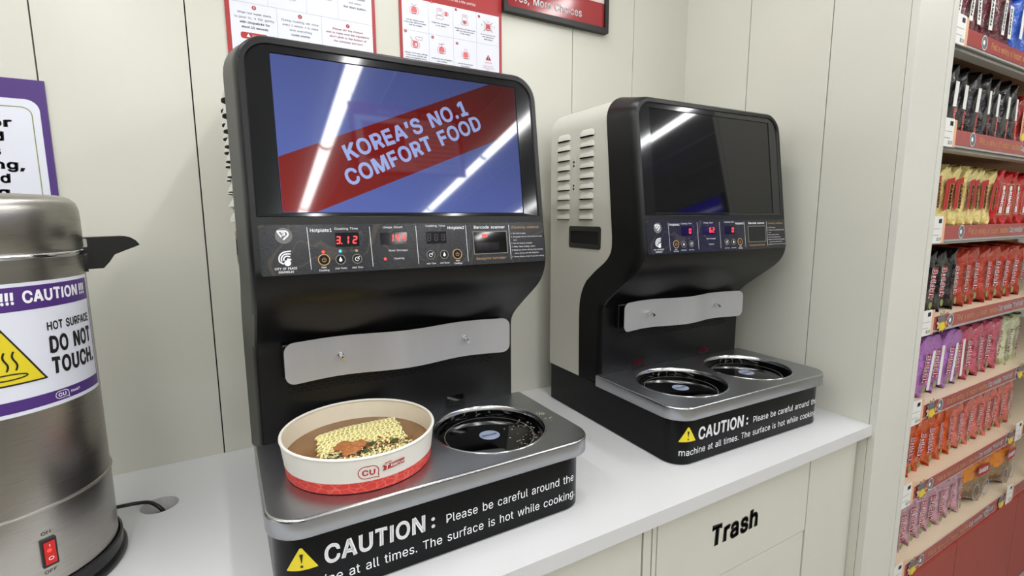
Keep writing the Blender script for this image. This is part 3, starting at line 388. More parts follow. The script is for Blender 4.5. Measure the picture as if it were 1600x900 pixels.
class P2:
    def __init__(s): s.v=[]; s.f=[]; s.g=[]
    def mark(s,k='p'): s.g.append((len(s.f),k))
    def poly(s, pts):
        s.mark()
        tri=tessellate_polygon([[Vector((p[0],p[1],0)) for p in pts]]); b=len(s.v); s.v.extend(pts)
        for t in tri:
            a,c,d=[pts[i] for i in t]
            cr=(c[0]-a[0])*(d[1]-a[1])-(c[1]-a[1])*(d[0]-a[0])
            s.f.append(tuple(b+i for i in (t if cr>0 else t[::-1])))
        return s
    def text(s, txt, x, y, h, w=None, align='l', bold=0.0, rot=0.0, shear=0.0):
        """x,y = baseline start (or centre), h = capital height, w = total width"""
        k=h/254; q=P2(); cx=0; bo=bold*254/.7
        for c in txt:
            a,cs,flat,tri=glyph(c); b=len(q.v); q.v.extend((cx+p[0],p[1]) for p in flat); q.f.extend(tuple(b+i for i in t) for t in tri)
            if bold>.012:
                for l in cs: q.line([(cx+p[0],p[1]) for p in l], 2*bo, closed=True)
            cx+=a+bo*1.2
        if not q.v: return s
        s.mark('t')
        x0=min(p[0] for p in q.v); x1=max(p[0] for p in q.v)
        sx=(w/(x1-x0)) if w else k; W=(x1-x0)*sx
        ox={'l':0,'c':-W/2,'r':-W}[align]; b=len(s.v)
        for px,py in q.v:
            X=ox+(px-x0)*sx+shear*py*k; Y=py*k
            s.v.append((x+X*cos(rot)-Y*sin(rot), y+X*sin(rot)+Y*cos(rot)))
        s.f.extend(tuple(b+i for i in f) for f in q.f); return s
    def line(s, pts, w, closed=False):
        s.mark()
        n=len(pts); P=[Vector(p) for p in pts]; L=[];R=[]
        for i in range(n):
            a=P[(i-1)%n] if (closed or i>0) else P[i]; c=P[(i+1)%n] if (closed or i<n-1) else P[i]
            t=(c-a).normalized() if (c-a).length>1e-9 else Vector((1,0)); nn=Vector((-t.y,t.x)); e0=(P[i]-a); k=1.0
            if e0.length>1e-9 and a is not P[i]:
                m0=Vector((-e0.y,e0.x)).normalized(); k=min(1.8,1/max(.3,abs(nn.dot(m0))))
            L.append(P[i]+nn*w/2*k); R.append(P[i]-nn*w/2*k)
        b=len(s.v)
        for l,r in zip(L,R): s.v.extend([(l.x,l.y),(r.x,r.y)])
        for i in range(n if closed else n-1):
            j=(i+1)%n; s.f.append((b+2*i,b+2*i+1,b+2*j+1,b+2*j))
        return s
    def rect(s,x0,x1,y0,y1): return s.poly([(x0,y0),(x1,y0),(x1,y1),(x0,y1)])
    def rot(s, cx, cy, a, i0=0):
        for i in range(i0,len(s.v)):
            x,y=s.v[i][0]-cx,s.v[i][1]-cy; s.v[i]=(cx+x*cos(a)-y*sin(a), cy+x*sin(a)+y*cos(a))
        return s
    def split(s, name, m, mapf, parent):
        """every line of print becomes an object of its own; small shapes stay together"""
        b=s.g+[(len(s.f),'e')]; rest=[]
        for (i0,k),(i1,_) in zip(b,b[1:]):
            if k!='t': rest+=s.f[i0:i1]; continue
            s.part('lettering', m, mapf, parent, s.f[i0:i1])
        if rest: s.part(name if name!='lettering' else 'printed_marks', m, mapf, parent, rest)
    def part(s, name, m, mapf, parent, fs):
        idx={}; [idx.setdefault(i,len(idx)) for f in fs for i in f]
        me=bpy.data.meshes.new(name); me.from_pydata([tuple(mapf(*s.v[i])) for i in idx],[],[tuple(idx[i] for i in f) for f in fs]); me.update()
        return link(name, me, m, parent)
    def build(s, name, m, mapf, parent):
        me=bpy.data.meshes.new(name); me.from_pydata([tuple(mapf(x,y)) for x,y in s.v],[],s.f); me.update()
        return link(name, me, m, parent)
def arc(cx,cy,r,a0,a1,n=12): return [(cx+r*cos(radians(a0+(a1-a0)*k/n)), cy+r*sin(radians(a0+(a1-a0)*k/n))) for k in range(n+1)]

# ================================================================ STRUCTURE
XR, ZF, ZC = 1.7745, -Z0, 1.9            # side wall plane, floor, ceiling (relative to the counter top)
def struct(name, o): o['kind']='structure'; return o
struct('floor', MB().box(-3.2,6.6,-6.6,0.1,ZF-.05,ZF).build('floor', M_floor))['kind']='structure'
ce = MB().box(-3.2,6.6,-6.6,0.1,ZC,ZC+.05).build('ceiling', M_ceil); ce['kind']='structure'
for i in range(14):
    MB().box(-3.1+i*.7,-3.1+i*.7+.012,-6.5,0,ZC-.004,ZC+.001).build('ceiling_rail', M_fix, ce).location.z=0
# back wall: dark backing with separate panels
wb = MB().box(-3.2,6.6,.022,.1,ZF,ZC).build('wall_back', M_gap); wb['kind']='structure'
xs=[-.128-.2706*k for k in range(9,0,-1)]+[-.128,.1426,.4165,.690,.964,1.238,1.5065,XR]
for a,b_ in zip(xs,xs[1:]):
    MB().box(a+.0013,b_-(.0013 if b_<XR else -.001),0,.02,ZF,ZC).build('panel', M_wall, wb, bev=.0008)
MB().box(-3.2,xs[0]-.0013,0,.02,ZF,ZC).build('panel', M_wall, wb)
MB().box(XR+.2,6.6,0,.02,ZF,ZC).build('panel', M_wall, wb)
# right wing wall that ends in the pillar
wr = MB().box(XR+.02,1.985,-.74,-.001,ZF,ZC).build('wall_right', M_gap); wr['kind']='structure'
for a,b_ in ((-.2734,0),(-.5452,-.2734),(-.7425,-.5452)):
    MB().box(XR,XR+.02,a+(.0013 if a>-.7 else .0005),b_-(.0013 if b_<0 else .0001),ZF,ZC).build('panel', M_wall, wr, bev=.0008)
MB().box(XR,XR+.03,-.762,-.7429,ZF,ZC).build('corner_trim', M_pillar, wr, bev=.001)
MB().box(XR+.0305,1.9605,-.7615,-.741,ZF,ZC).build('panel', M_pillar, wr, bev=.0008)
MB().box(1.9615,1.991,-.764,-.0012,ZF,ZC).build('corner_trim', M_pillar, wr, bev=.0015)
# rest of the shop shell (seen in reflections)
for nm,bx in (('wall_left',(-3.3,-3.2,-6.6,.1)),('wall_front',(-3.2,6.6,-6.7,-6.6)),('wall_east',(6.6,6.7,-6.6,.1))):
    MB().box(*bx,ZF,ZC).build(nm, M_wall)['kind']='structure'

# ceiling light lines
for li,(x,sl) in enumerate(((-1.62,0),(-.38,0),(.86,.023),(2.12,.04),(3.3,.05))):
    for k in range(4):
        y0=-.15-1.5*k; y1=y0-1.5
        t=thing('ceiling_light','long white strip light, segment %s from the wall in the %s row from the left'%(('first','second','third','fourth')[k],('first','second','third','fourth','fifth','sixth')[li]),'light',(x,0,ZC),group=None)
        c=MB()
        def q(y,dx,z): return (dx+sl*(-y-2), y, z)
        c.v=[q(y1+.015,-.05,-.012),q(y0-.015,-.05,-.012),q(y0-.015,.05,-.012),q(y1+.015,.05,-.012),q(y1+.015,-.05,0),q(y0-.015,-.05,0),q(y0-.015,.05,0),q(y1+.015,.05,0)]
        for f in ((4,5,6,7),(0,1,5,4),(1,2,6,5),(2,3,7,6),(3,0,4,7)): c.face(f)
        c.build('housing', M_fix, t)
        d=MB(); d.loft([[q(y,.042*cos(pi+pi*j/8),-.012+.03*sin(pi+pi*j/8)) for j in range(9)] for y in (y0-.02,y1+.02)], closed=False)
        d.build('diffuser', M_tube, t, smooth=60)

# worktop with cable hole
wt = MB()
hole = circ(.0225,-.203,.034,28)
wt.prism([[(-1.6,-.752),(XR-.0005,-.752),(XR-.0005,-.0005),(-1.6,-.0005)], hole], lambda x,y,t:(x,y,t), -.032, 0)
o=wt.build('worktop', M_counter); tag(o,'long white laminate worktop under the urn and both cookers','worktop')
dd=MB().prism([circ(.0225,-.203,.0345,24)], lambda x,y,t:(x,y,t), -.036,-.0325).build('hole_liner', M_debris, o)

# cabinets under the worktop
def cab(name,label,x0,x1):
    t=thing(name,label,'cabinet',((x0+x1)/2,-.36,ZF)); xc=(x0+x1)/2
    hh=-.0335-ZF
    MB().box(x0-xc,x1-xc,-.33,.34,0,hh).build('carcass', M_gap, t); return t,xc,hh
t,xc,hh=cab('trash_cabinet','cream cabinet with a tilt-out front lettered Trash',.937,1.526)
FY=-.36
MB().box(.952-xc,1.5255-xc,-.36,-.331,Z0-.265,hh-.0015).build('trash_flap', M_wall, t, bev=.0015)
MB().box(.952-xc,1.5255-xc,-.3575,-.331,.005,Z0-.269).build('door', M_wall, t, bev=.0015)
MB().box(.937-xc,.9490-xc,-.360,-.331,.005,hh-.0015).build('side_strip', M_wall, t, bev=.001)
P2().text('Trash',1.132-xc,Z0-.1765,.049,.174,bold=.05).build('lettering', M_black_print, lambda x,y:(x,-.3606,y), t)
t,xc,hh=cab('plain_cabinet','plain cream cabinet left of the trash cabinet',.30,.934)
MB().box(.301-xc,.9055-xc,-.36,-.331,.005,hh-.0015).build('door', M_wall, t, bev=.0015)
MB().box(.9105-xc,.9335-xc,-.36,-.331,.005,hh-.0015).build('side_strip', M_wall, t, bev=.001)
t,xc,hh=cab('left_cabinet','plain cream cabinet below the urn',-1.5,.298)
MB().box(-1.5-xc,.297-xc,-.36,-.331,.005,hh-.0015).build('door', M_wall, t, bev=.0015)
t=thing('filler_panel','narrow cream filler strips between trash cabinet and side wall','panel',(1.65,-.36,ZF))
MB().box(1.5295-1.65,1.634-1.65,-.36,-.34,0,hh-.001).build('strip', M_wall, t, bev=.001)
MB().box(1.6355-1.65,XR-.002-1.65,-.358,-.34,0,hh-.001).build('strip', M_wall, t, bev=.001)

# ================================================================ COOKERS
W,H=.5916,.91
VS,TILT,ZS=.3919,.1395,.6112
VB=.2539; ZT,ZL=.1489,.116; VP=.5602
def lerp_tab(tab,z):
    if z<=tab[0][0]: return tab[0][1]
    for (a,va),(b,vb) in zip(tab,tab[1:]):
        if z<=b: return va+(vb-va)*(z-a)/(b-a)
    return tab[-1][1]
def front_v(z):
    if z>.512: return VS+.005-TILT*(z-ZS)
    return lerp_tab([(.1,.2539),(.332,.2539),(.343,.2552),(.352,.2590),(.362,.2665),(.376,.282),(.405,.320),(.434,.360),(.448,.378),(.460,.3905),(.472,.3995),(.484,.4055),(.497,.4093),(.512,VS+.005-TILT*(.512-ZS))],z)
def bound_v(z):
    return lerp_tab([(.1,.167),(.30,.164),(.343,.165),(.36,.168),(.38,.174),(.40,.184),(.418,.197),(.45,.237),(.475,.275),(.49,.292),(.505,.302),(.52,.306),(.545,.306),(.767,.282),(.867,.271),(.91,.266)],z)
def arch(off, zb=.1225, R=.058, n=9):
    """front-view outline from bottom left over the top to bottom right, pushed outwards by off"""
    zs=[zb+(H-R-zb)*k/74 for k in range(75)]
    pts=[(-off,z) for z in zs]
    pts+=[(R-(R+off)*cos(pi/2*k/n), H-R+(R+off)*sin(pi/2*k/n)) for k in range(1,n+1)]
    pts+=[(W-R+(R+off)*sin(pi/2*k/n), H-R+(R+off)*cos(pi/2*k/n)) for k in range(0,n)]
    pts+=[(W+off,z) for z in reversed(zs)]
    return pts
def sp(u,z,o=0.0): return (u, -(VS-TILT*(z-ZS)+o), z)       # a point on the tilted screen plane
def base_path(s, r=.05, vf=VP-.008, side=.0):
    """arc length along the front of the base (0 at the end of the left corner rounding) -> (u, v)"""
    L=pi/2*r; W2=W
    s0=r                                              # straight part runs u=r..W-r
    if s<s0:
        a=(s0-s)/r
        if a<=pi/2: return (r-r*sin(a), vf-r+r*cos(a))
        return (0.0, vf-r-(a-pi/2)*r)
    if s>W2-r:
        a=(s-(W2-r))/r
        if a<=pi/2: return (W2-r+r*sin(a), vf-r+r*cos(a))
        return (W2, vf-r-(a-pi/2)*r)
    return (s,vf)
SEG={'0':'abcdef','1':'bc','2':'abged','3':'abgcd','4':'fgbc','6':'afgedc','8':'abcdefg'}
def seg7(ch, x, z, w, h, mb, o):
    t=.0022; g=.0008
    R={'a':(x+t*.6,x+w-t*.6,z+h-t,z+h),'d':(x+t*.6,x+w-t*.6,z,z+t),'g':(x+t*.6,x+w-t*.6,z+h/2-t/2,z+h/2+t/2),
       'f':(x,x+t,z+h/2+g,z+h-g),'e':(x,x+t,z+g,z+h/2-g),'b':(x+w-t,x+w,z+h/2+g,z+h-g),'c':(x+w-t,x+w,z+g,z+h/2-g)}
    for k in SEG[ch]:
        a,b,c,d=R[k]; sk=.08
        mb.prism([[(a+sk*(c-z),c),(b+sk*(c-z),c),(b+sk*(d-z),d),(a+sk*(d-z),d)]], lambda x_,y_,t_:sp(x_,y_,t_), o, o+.0004)

def cooker(label, x, y, rz, lit, d1, d2, d3, tabred):
    T=thing('noodle_cooker',label,'cooker',(x,y,.0),rz,group='noodle cookers on the worktop')
    # ---- rear cover
    A=arch(.006); m=MB(); rows=[[] for _ in range(4)]
    for (u,z) in A:
        b=bound_v(min(z,H-.004))
        for k in range(4): rows[k].append((u,-(b*k/3+.0001),z))
    m.loft(rows, closed=False)
    a=m.add(rows[0]); m.face([a+i for i in range(len(A))])
    cov=m.build('cover', M_cover, T, smooth=35)
    tag(cov,'cream coloured metal side and back cover')
    for side in (0,1):
        X0=-.006 if side==0 else W+.006; sg=-1 if side==0 else 1
        for (v0,v1) in ((.036,.104),(.150,.218)):
            for k in range(9):
                zb=.825-.0288*k; l=MB(); ns,nt_=10,5
                for j in range(nt_+1):
                    for i in range(ns+1):
                        s=i/ns; t=j/nt_
                        l.v.append((X0+sg*(.0004+.0085*min(1,(sin(pi*s))**.5*1.15)*cos(t*pi/2)), -(v0+(v1-v0)*s), zb+.019*t*(.6+.4*min(1,sin(pi*s)*2))))
                for j in range(nt_):
                    for i in range(ns): l.face((j*(ns+1)+i,j*(ns+1)+i+1,(j+1)*(ns+1)+i+1,(j+1)*(ns+1)+i))
                b=l.add([(X0+sg*.0002,-(v0+(v1-v0)*i/ns),zb+.0005) for i in range(ns+1)])
                for i in range(ns): l.face((i,i+1,b+i+1,b+i),1)
                b=l.add([(X0+sg*.0006,-v0-.003,zb-.0026),(X0+sg*.0006,-v1+.003,zb-.0026),(X0+sg*.0006,-v1+.001,zb+.0012),(X0+sg*.0006,-v0-.001,zb+.0012)]); l.face((b,b+1,b+2,b+3),1)  # black strip draws the slit and its shadow below the louver
                l.build('louver',[M_cover,M_slot],cov,smooth=50,recalc=False)
        m=MB(); pl=rrect(.117,.131,.668,.772,.0068,6)
        m.prism([pl], lambda a_,b_,t:(X0+sg*t,-a_,b_), 0,.0012); m.build('bracket', M_cover, cov)
        m=MB()
        for zz in (.682,.692,.748,.759): m.prism([circ(.124,zz,.0032,10)], lambda a_,b_,t:(X0+sg*t,-a_,b_), .001,.0022)
        m.build('screws', M_slot, cov)
        m=MB(); m.prism([rrect(.103,.254,.510,.574,.008),rrect(.112,.244,.524,.560,.003)], lambda a_,b_,t:(X0+sg*t,-a_,b_), -.001,.0015)
        m.build('handle_frame', M_blackpl, cov)
        m=MB(); m.prism([rrect(.111,.245,.523,.561,.003)], lambda a_,b_,t:(X0+sg*t,-a_,b_), -.0005,.0003)
        m.build('handle_recess', M_slot, cov)
    # ---- front shell
    def bz(z): return bound_v(min(z,H-.004))
    def fz(z): return front_v(min(z,H-.004))
    m=MB(); K=[(0.0,.010),(.35,.0035),(.7,-.002),(.96,-.0065),(1.0,-.0105)]
    for a,(k,o) in enumerate(K): pass
    rows=[]
    for (k,o) in K:
        AA=arch(o); rows.append([(u,-(bz(A[i][1])+(fz(z)-bz(A[i][1]))*k), z) for i,(u,z) in enumerate(AA)])
    # thickness return at the rear edge
    AA=arch(.006); rows.insert(0,[(u,-(bz(A[i][1])-.004),z) for i,(u,z) in enumerate(AA)])
    m.loft(rows, closed=False)
    # lower front face
    zs=[.1225+(.601-.1225)*k/90 for k in range(91)]
    m.loft([[(u,-fz(z),z) for z in zs] for u in (.0105,.014,W/2,W-.014,W-.0105)], closed=False)
    # ring around the screen
    I=lambda d,zb,r,o:[sp(a_,b_,o) for a_,b_ in rrect(d,W-d,zb,H-d,[.001,.001,r,r],8)]
    scr=[sp(a_,b_,.001) for a_,b_ in rrect(.0594,.5354,ZS,ZS+.2652,.0012,8)]
    m.loft([I(.0105,.601,.0478,.005),I(.0185,.6035,.040,.005),I(.0205,.6045,.038,.0015)])
    sh=m.build('front_shell', M_shell, T, smooth=38); tag(sh,'black front shell bulging out under the screen')
    m=MB(); m.loft([I(.0205,.6045,.038,.0014),[sp(a_,b_,.0012) for a_,b_ in rrect(.0579,.5369,ZS-.0015,ZS+.2667,.002,8)]])
    m.build('screen_bezel', M_bezel, T)
    m=MB(); m.loft([[sp(a_,b_,.0012) for a_,b_ in rrect(.0579,.5369,ZS-.0015,ZS+.2667,.002,8)],[sp(a_,b_,-.001) for a_,b_ in rrect(.0594,.5354,ZS,ZS+.2652,.0012,8)]])
    m.build('screen_gasket', M_slot, T)
    m=MB(); m.prism([rrect(.0590,.5358,ZS-.0004,ZS+.2656,.0012,2)], lambda a_,b_,t:sp(a_,b_,t), -.006,-.0008)
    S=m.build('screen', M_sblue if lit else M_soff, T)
    if lit:
        tag(S,'lit screen showing a red banner on blue')
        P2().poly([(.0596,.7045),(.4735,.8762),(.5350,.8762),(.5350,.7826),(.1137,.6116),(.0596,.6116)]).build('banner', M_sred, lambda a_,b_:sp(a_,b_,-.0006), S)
        p=P2()
        # the band rises by the same slope as its lettering
        def slant(txt,x0,y0,x1,y1,h,w):
            a=math.atan2(y1-y0,x1-x0); p.text(txt,x0,y0,h,w,bold=.035,rot=a)
        slant("KOREA'S NO.1",.1742,.7035,.4213,.8105,.027,.270)
        slant("COMFORT FOOD",.1737,.6585,.4585,.7870,.027,.305)
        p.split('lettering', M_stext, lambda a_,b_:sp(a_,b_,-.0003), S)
    else: tag(S,'dark switched off screen')
    # ---- control label
    cp=MB(); cp.prism([rrect(.0192,.5797,.5059,.5903,.004)], lambda a_,b_,t:sp(a_,b_,t), .0045,.0056)
    cp=cp.build('control_panel', M_label, T)
    f=lambda a_,b_:sp(a_,b_,.0059)
    wp=P2()
    for xa,xb in ((.0946,.0966),(.2012,.2027),(.2892,.2898),(.3937,.3941),(.4934,.4941)): wp.line([(xa,.5855),(xb,.5135)],.0008)
    wp.text('Hotplate1',.0992,.5776,.0056,.0358,bold=.02).text('Cooking Time',.1399,.5808,.0038,.0403,bold=.01)
    wp.text('Usage Count',.2262,.5822,.0038,.0368,bold=.01).text('Cooking Time',.3090,.5835,.0038,.0400,bold=.01)
    wp.text('Hotplate2',.3544,.5785,.0056,.0358,bold=.02).text('Barcode scanner',.4119,.5786,.0056,.0722,bold=.02)
    wp.text('Water Shortages',.2337,.5393,.0034,.0365,bold=.012).text('Heating',.2430,.5243,.0034,.0188,bold=.012)
    for cx in (.1175,.3715):
        wp.text('Start',cx,.5148,.0028,None,'c',.015).text('Cooking',cx,.5098,.0030,.0168,'c',.015)
    for cx in (.1463,.3433): wp.text('Add Water',cx,.5118,.0030,.0200,'c',.012)
    for cx in (.1748,.3151): wp.text('Add Time',cx,.5118,.0030,.0190,'c',.012)
    steps=['1. Put food in bowl','2. Recognize the bar code attached to the','     bowl','3. Put the bowl on hotplate','4. Press "Start cooking" button','5. Please be careful with the bowl damage','     when stirring with the chopstics','6. Please remove a bowl if you end cooking']
    for k,sx in enumerate(steps):
        full=.0790 if len(sx)>38 else None
        n=len(sx.strip()); wp.text(sx.strip(),.4974+(.006 if sx[0]==' ' else 0),.5660-.0070*k,.0025,.00190*n,bold=.01)
    # round emblem and swirl emblem with city name
    wp.line([(.0468,.5800),(.0525,.5800),(.0588,.5800)]+arc(.0590,.5750,.0050,80,-60,8)+[(.0560,.5655)],.0026)
    wp.line([(.0478,.5790),(.0535,.5700)],.0026).line([(.0535,.5772),(.0585,.5772),(.0585,.5735),(.0545,.5735)],.0020)
    for k in range(3):
        r=.0128-.0036*k
        wp.line([(.0665-.001*k,.5462-.0046*k)]+[(.0600+r*cos(radians(a)),.5335+r*.95*sin(radians(a))-.0004*k) for a in range(95,215,12)]+([(.0540,.5250)] if k<1 else []),.0022)
    wp.poly(circ(.0600,.5265,.0052,14)); wp.line([(.0595,.5330),(.0660,.5318)],.0026)
    wp.text('CITY OF PEACE',.0567,.5155,.0036,.0345,'c',.02).text('GWANGJU',.0567,.5098,.0036,.0235,'c',.02)
    wp.split('lettering', M_white_print, f, cp)
    P2().poly(circ(.0572,.5722,.0134,24)).build('emblem_disc', M_grey_print, lambda a_,b_:sp(a_,b_,.0057), cp)
    P2().text('Cooking method',.5003,.5778,.0050,.0676,bold=.006).text("Recognize barcodes'",.4129,.5156,.0048,.0691,bold=.004).split('lettering', M_tan_print, f, cp)
    bt=[(.1185,.5293,1),(.1463,.5284,0),(.1751,.5286,0),(.3154,.5298,0),(.3433,.5294,0),(.3712,.5292,1)]
    for k,(cx,cz,big) in enumerate(bt):
        r=.0102 if big else .0088
        m=MB(); m.prism([circ(cx,cz,r,24),circ(cx,cz,r*.84,24)], lambda a_,b_,t:sp(a_,b_,t), .0056,.0064)
        bo=m.build('button_ring', M_tan_print if big else M_ring, cp)
        m=MB(); m.prism([circ(cx,cz,r*.84,20)], lambda a_,b_,t:sp(a_,b_,t), .0056,.0061); m.build('button', M_slot, cp)
        ic=P2()
        if big: ic.line(arc(cx,cz-.0003,.0032,125,415,14),.0010).line([(cx,cz),(cx,cz+.0040)],.0010)
        elif k in (1,4): ic.poly([(cx+.0028*sin(a)*(1 if a<99 else 1), cz-.0008-.0028*cos(a)) for a in [radians(q) for q in range(-110,111,22)]]+[(cx,cz+.0052)])
        else: ic.line(arc(cx,cz-.0003,.0034,-20,310,14),.0012).line([(cx,cz),(cx+.0022,cz+.0010)],.001).line([(cx+.0020,cz+.0030),(cx+.0048,cz+.0042)],.0012)
        ic.build('icon', M_tan_print if big else M_white_print, lambda a_,b_:sp(a_,b_,.0066), cp)
    for (xa,xb,za,zb_,txt,al) in ((.1402,.1812,.5507,.5755,d1,'r'),(.2196,.2706,.5521,.5740,d2,'r'),(.3088,.3500,.5511,.5745,d3,'r')):
        m=MB(); m.prism([rrect(xa,xb,za,zb_,.0008,2)], lambda a_,b_,t:sp(a_,b_,t), .0056,.0060); m.build('display', M_disp, cp)
        n=len(txt.replace('.','')); wd=.0080; pit=(.0145 if xa<.2 or xa>.3 else .0118); xe=xb-.0022 if xa>.2 else xb-.003
        if not lit: xe-=.001
        ghost=MB(); on=MB(); ghosts=3-n
        chars=list(txt.replace('.',''))
        for k in range(3):
            xk=xe-wd-.001-(2-k)*pit
            idx=k-(3-len(chars))
            if idx>=0: seg7(chars[idx],xk,za+.0050,wd,.0138,on,.0062)
            elif lit: seg7('8',xk,za+.0050,wd,.0138,ghost,.0061)
        if '.' in txt: on.prism([circ(xe-wd-.001-2*pit+wd+.0022,za+.0056,.0011,8)], lambda a_,b_,t:sp(a_,b_,t), .0062,.0066)
        if on.v: on.build('digits', M_led, cp)
        if ghost.v: ghost.build('unlit_digits', M_led_off, cp)
    if lit:
        for (cx,cz,mm_) in ((.1181,.5429,M_led),(.1468,.5433,M_blueled),(.1751,.5432,M_tan_print),(.2260,.5259,M_led)):
            m=MB(); m.prism([circ(cx,cz,.0025,12)], lambda a_,b_,t:sp(a_,b_,t), .0056,.0064); m.build('indicator_lamp', mm_, cp)
    m=MB(); m.prism([rrect(.4080,.4872,.5266,.5732,.001,2),rrect(.4096,.4856,.5282,.5716,.001,2)], lambda a_,b_,t:sp(a_,b_,t), .0056,.0066)
    m.build('scanner_frame', M_ring, cp)
    m=MB(); m.prism([rrect(.4096,.4856,.5282,.5716,.001,2)], lambda a_,b_,t:sp(a_,b_,t), .0055,.0060); m.build('scanner_window', M_glassblk, cp)
    if lit:
        m=MB()
        for q in range(3): m.prism([rrect(.4125+.0185*q,.4295+.0185*q,.5345,.5500,.001,2)], lambda a_,b_,t:sp(a_,b_,t), .0060,.0062)
        m.build('scanner_lenses', M_disp, cp)
        m=MB(); m.prism([rrect(.4290,.4405,.5610,.5675,.001,2)], lambda a_,b_,t:sp(a_,b_,t), .0060,.0064); m.build('scanner_lamp', M_led, cp)
    # ---- back panel details
    m=MB()
    for r_ in range(4):
        for k in range(27):
            u=.060+.0172*k+(.0086 if r_%2 else 0)
            m.box(u,u+.0125,-(VB+.0006),-(VB-.001),.2470+.0064*r_,.2502+.0064*r_)
    o=m.build('vent_slots', M_slot, T); o['kind']='stuff'
    for uu in (.120,.402):
        m=MB(); m.box(uu,uu+.050,-(VB+.0010),-VB,ZT+.0005,.178); m.build('sensor_tab', M_slot, T)
        m=MB(); m.box(uu+.004,uu+.046,-(VB+.0016),-(VB+.001),.160,.177); m.build('sensor_window', M_red_tab if tabred else M_glassblk, T)
    m=MB(); m.box(.052,.548,-(VB+.0135),-(VB-.002),.283,.353); m.build('splash_bracket', M_shell, T, bev=.004)
    # wavy splash plate
    wv=lambda u:.2815+.0105*cos(2*pi*(u-.302)/.285)+.003
    m=MB(); N=60; u0,u1,za,zb_=.054,.557,.2755,.3595; r=.019
    for th in (0,.002):
        pass
    cols=[]
    for i in range(N+1):
        u=u0+(u1-u0)*i/N; d=min(u-u0,u1-u); ins=0 if d>=r else r-math.sqrt(max(0,r*r-(r-d)**2))
        cols.append((u,za+ins,zb_-ins))
    cols=[(u0,za+r,zb_-r)]+[(u0+r*(1-cos(pi/2*k/6)),za+r-r*sin(pi/2*k/6),zb_-r+r*sin(pi/2*k/6)) for k in range(1,7)]+[c for c in cols if u0+r+.002<c[0]<u1-r-.002]+[(u1-r*(1-cos(pi/2*k/6)),za+r-r*sin(pi/2*k/6),zb_-r+r*sin(pi/2*k/6)) for k in range(6,0,-1)]+[(u1,za+r,zb_-r)]
    m.loft([[(u,-wv(u),a_) for u,a_,b_ in cols],[(u,-wv(u),b_) for u,a_,b_ in cols],[(u,-wv(u)+.002,b_) for u,a_,b_ in cols],[(u,-wv(u)+.002,a_) for u,a_,b_ in cols],[(u,-wv(u),a_) for u,a_,b_ in cols]],closed=False)
    for q in (0,-1):
        u,a_,b_=cols[q]; k=m.add([(u,-wv(u),a_),(u,-wv(u),b_),(u,-wv(u)+.002,b_),(u,-wv(u)+.002,a_)]); m.face((k,k+1,k+2,k+3))
    o=m.build('splash_plate', M_drip, T, smooth=40); tag(o,'wavy brushed metal plate with two water nozzles')
    for u in (.1625,.4445):
        v=wv(u); m=MB()
        m.tube([(u,-v+.002,.320),(u,-v-.004,.320),(u,-v-.0045,.320)],[.0062,.0062,.0045],14)
        m.tube([(u,-v-.003,.320),(u,-v-.016,.3185),(u+.001,-v-.022,.3155)],.0042,12)
        m.build('water_nozzle', M_chrome, T, smooth=40)
    # ---- base
    ol=[(-.0,-.001),( W,-.001)]
    def outline(r,vf,u0,u1,vb):
        return [(u0,-vb),(u0,-(vf-r))]+[(u0+r-r*cos(pi/2*k/8),-(vf-r+r*sin(pi/2*k/8))) for k in range(1,9)]+[(u1-r+r*sin(pi/2*k/8),-(vf-r+r*cos(pi/2*k/8))) for k in range(0,8)]+[(u1,-(vf-r)),(u1,-vb)]
    m=MB(); O=outline(.05,VP-.008,0,W,.0)
    Oi=outline(.048,VP-.010,.002,W-.002,.0)
    m.loft([[(a_,b_,.001) for a_,b_ in Oi],[(a_,b_,.003) for a_,b_ in O],[(a_,b_,.1195) for a_,b_ in O]],cap0=True,cap1=True)
    bs=m.build('base', M_base, T, smooth=40); tag(bs,'black base box carrying the caution lettering')
    bf=lambda s_,z_:(base_path(s_)[0], -(base_path(s_)[1]+.0006), z_)
    def bmap(s_,z_):
        u,v=base_path(s_)
        # push the print a little way off the surface
        cx=min(max(s_,.05),W-.05); n=Vector((u-cx, v-(VP-.008-.05),0)) if (s_<.05 or s_>W-.05) else Vector((0,1,0))
        n.normalize(); return (u+n.x*.0007, -(v+n.y*.0007), z_)
    m=MB(); n=24; xa0,xb0,xm=.0130,.0600,.0365
    for k in range(n):
        xa=xa0+(xb0-xa0)*k/n; xb=xa+(xb0-xa0)/n
        hh_=lambda x:.0600+min(.0375,.0395*(1-abs(x-xm)/((xb0-xa0)/2))+.0008)
        q=m.add([bmap(xa,.0600),bmap(xb,.0600),bmap(xb,hh_(xb)),bmap(xa,hh_(xa))]); m.face((q,q+1,q+2,q+3))
    m.build('warning_triangle', M_yellow, bs, recalc=False)
    p=P2().poly([(.0362,.0720),(.0368,.0720),(.0392,.0870),(.0338,.0870)]).rect(.0346,.0384,.0645,.0685)
    def bm2(s_,z_):
        a_=bmap(s_,z_); return (a_[0],a_[1]-.0005,a_[2])
    p.build('exclamation_mark', M_black_print, bm2, bs)
    p=P2().text('CAUTION',.0700,.0590,.0300,.1675,bold=.03).text(':',.2485,.0610,.0250,bold=.03)
    p.text('Please be careful around the',.2770,.0605,.0165,.2850,bold=.008)
    p.text('machine at all times. The surface is hot while cooking.',.0150,.0245,.0165,.5520,bold=.008)
    p.split('caution_lettering', M_white_print, bmap, bs)
    # ---- top plate with two holes
    c1,c2,cv,rh=.1631,.4411,.4054,.1225
    PO=lambda d:outline(.058-d,VP-d,-.0086+d,.613-d,VB-.007+ (d*0))
    m=MB(); holes=[circ(c1,-cv,rh+.0015,56),circ(c2,-cv,rh+.0015,56)]
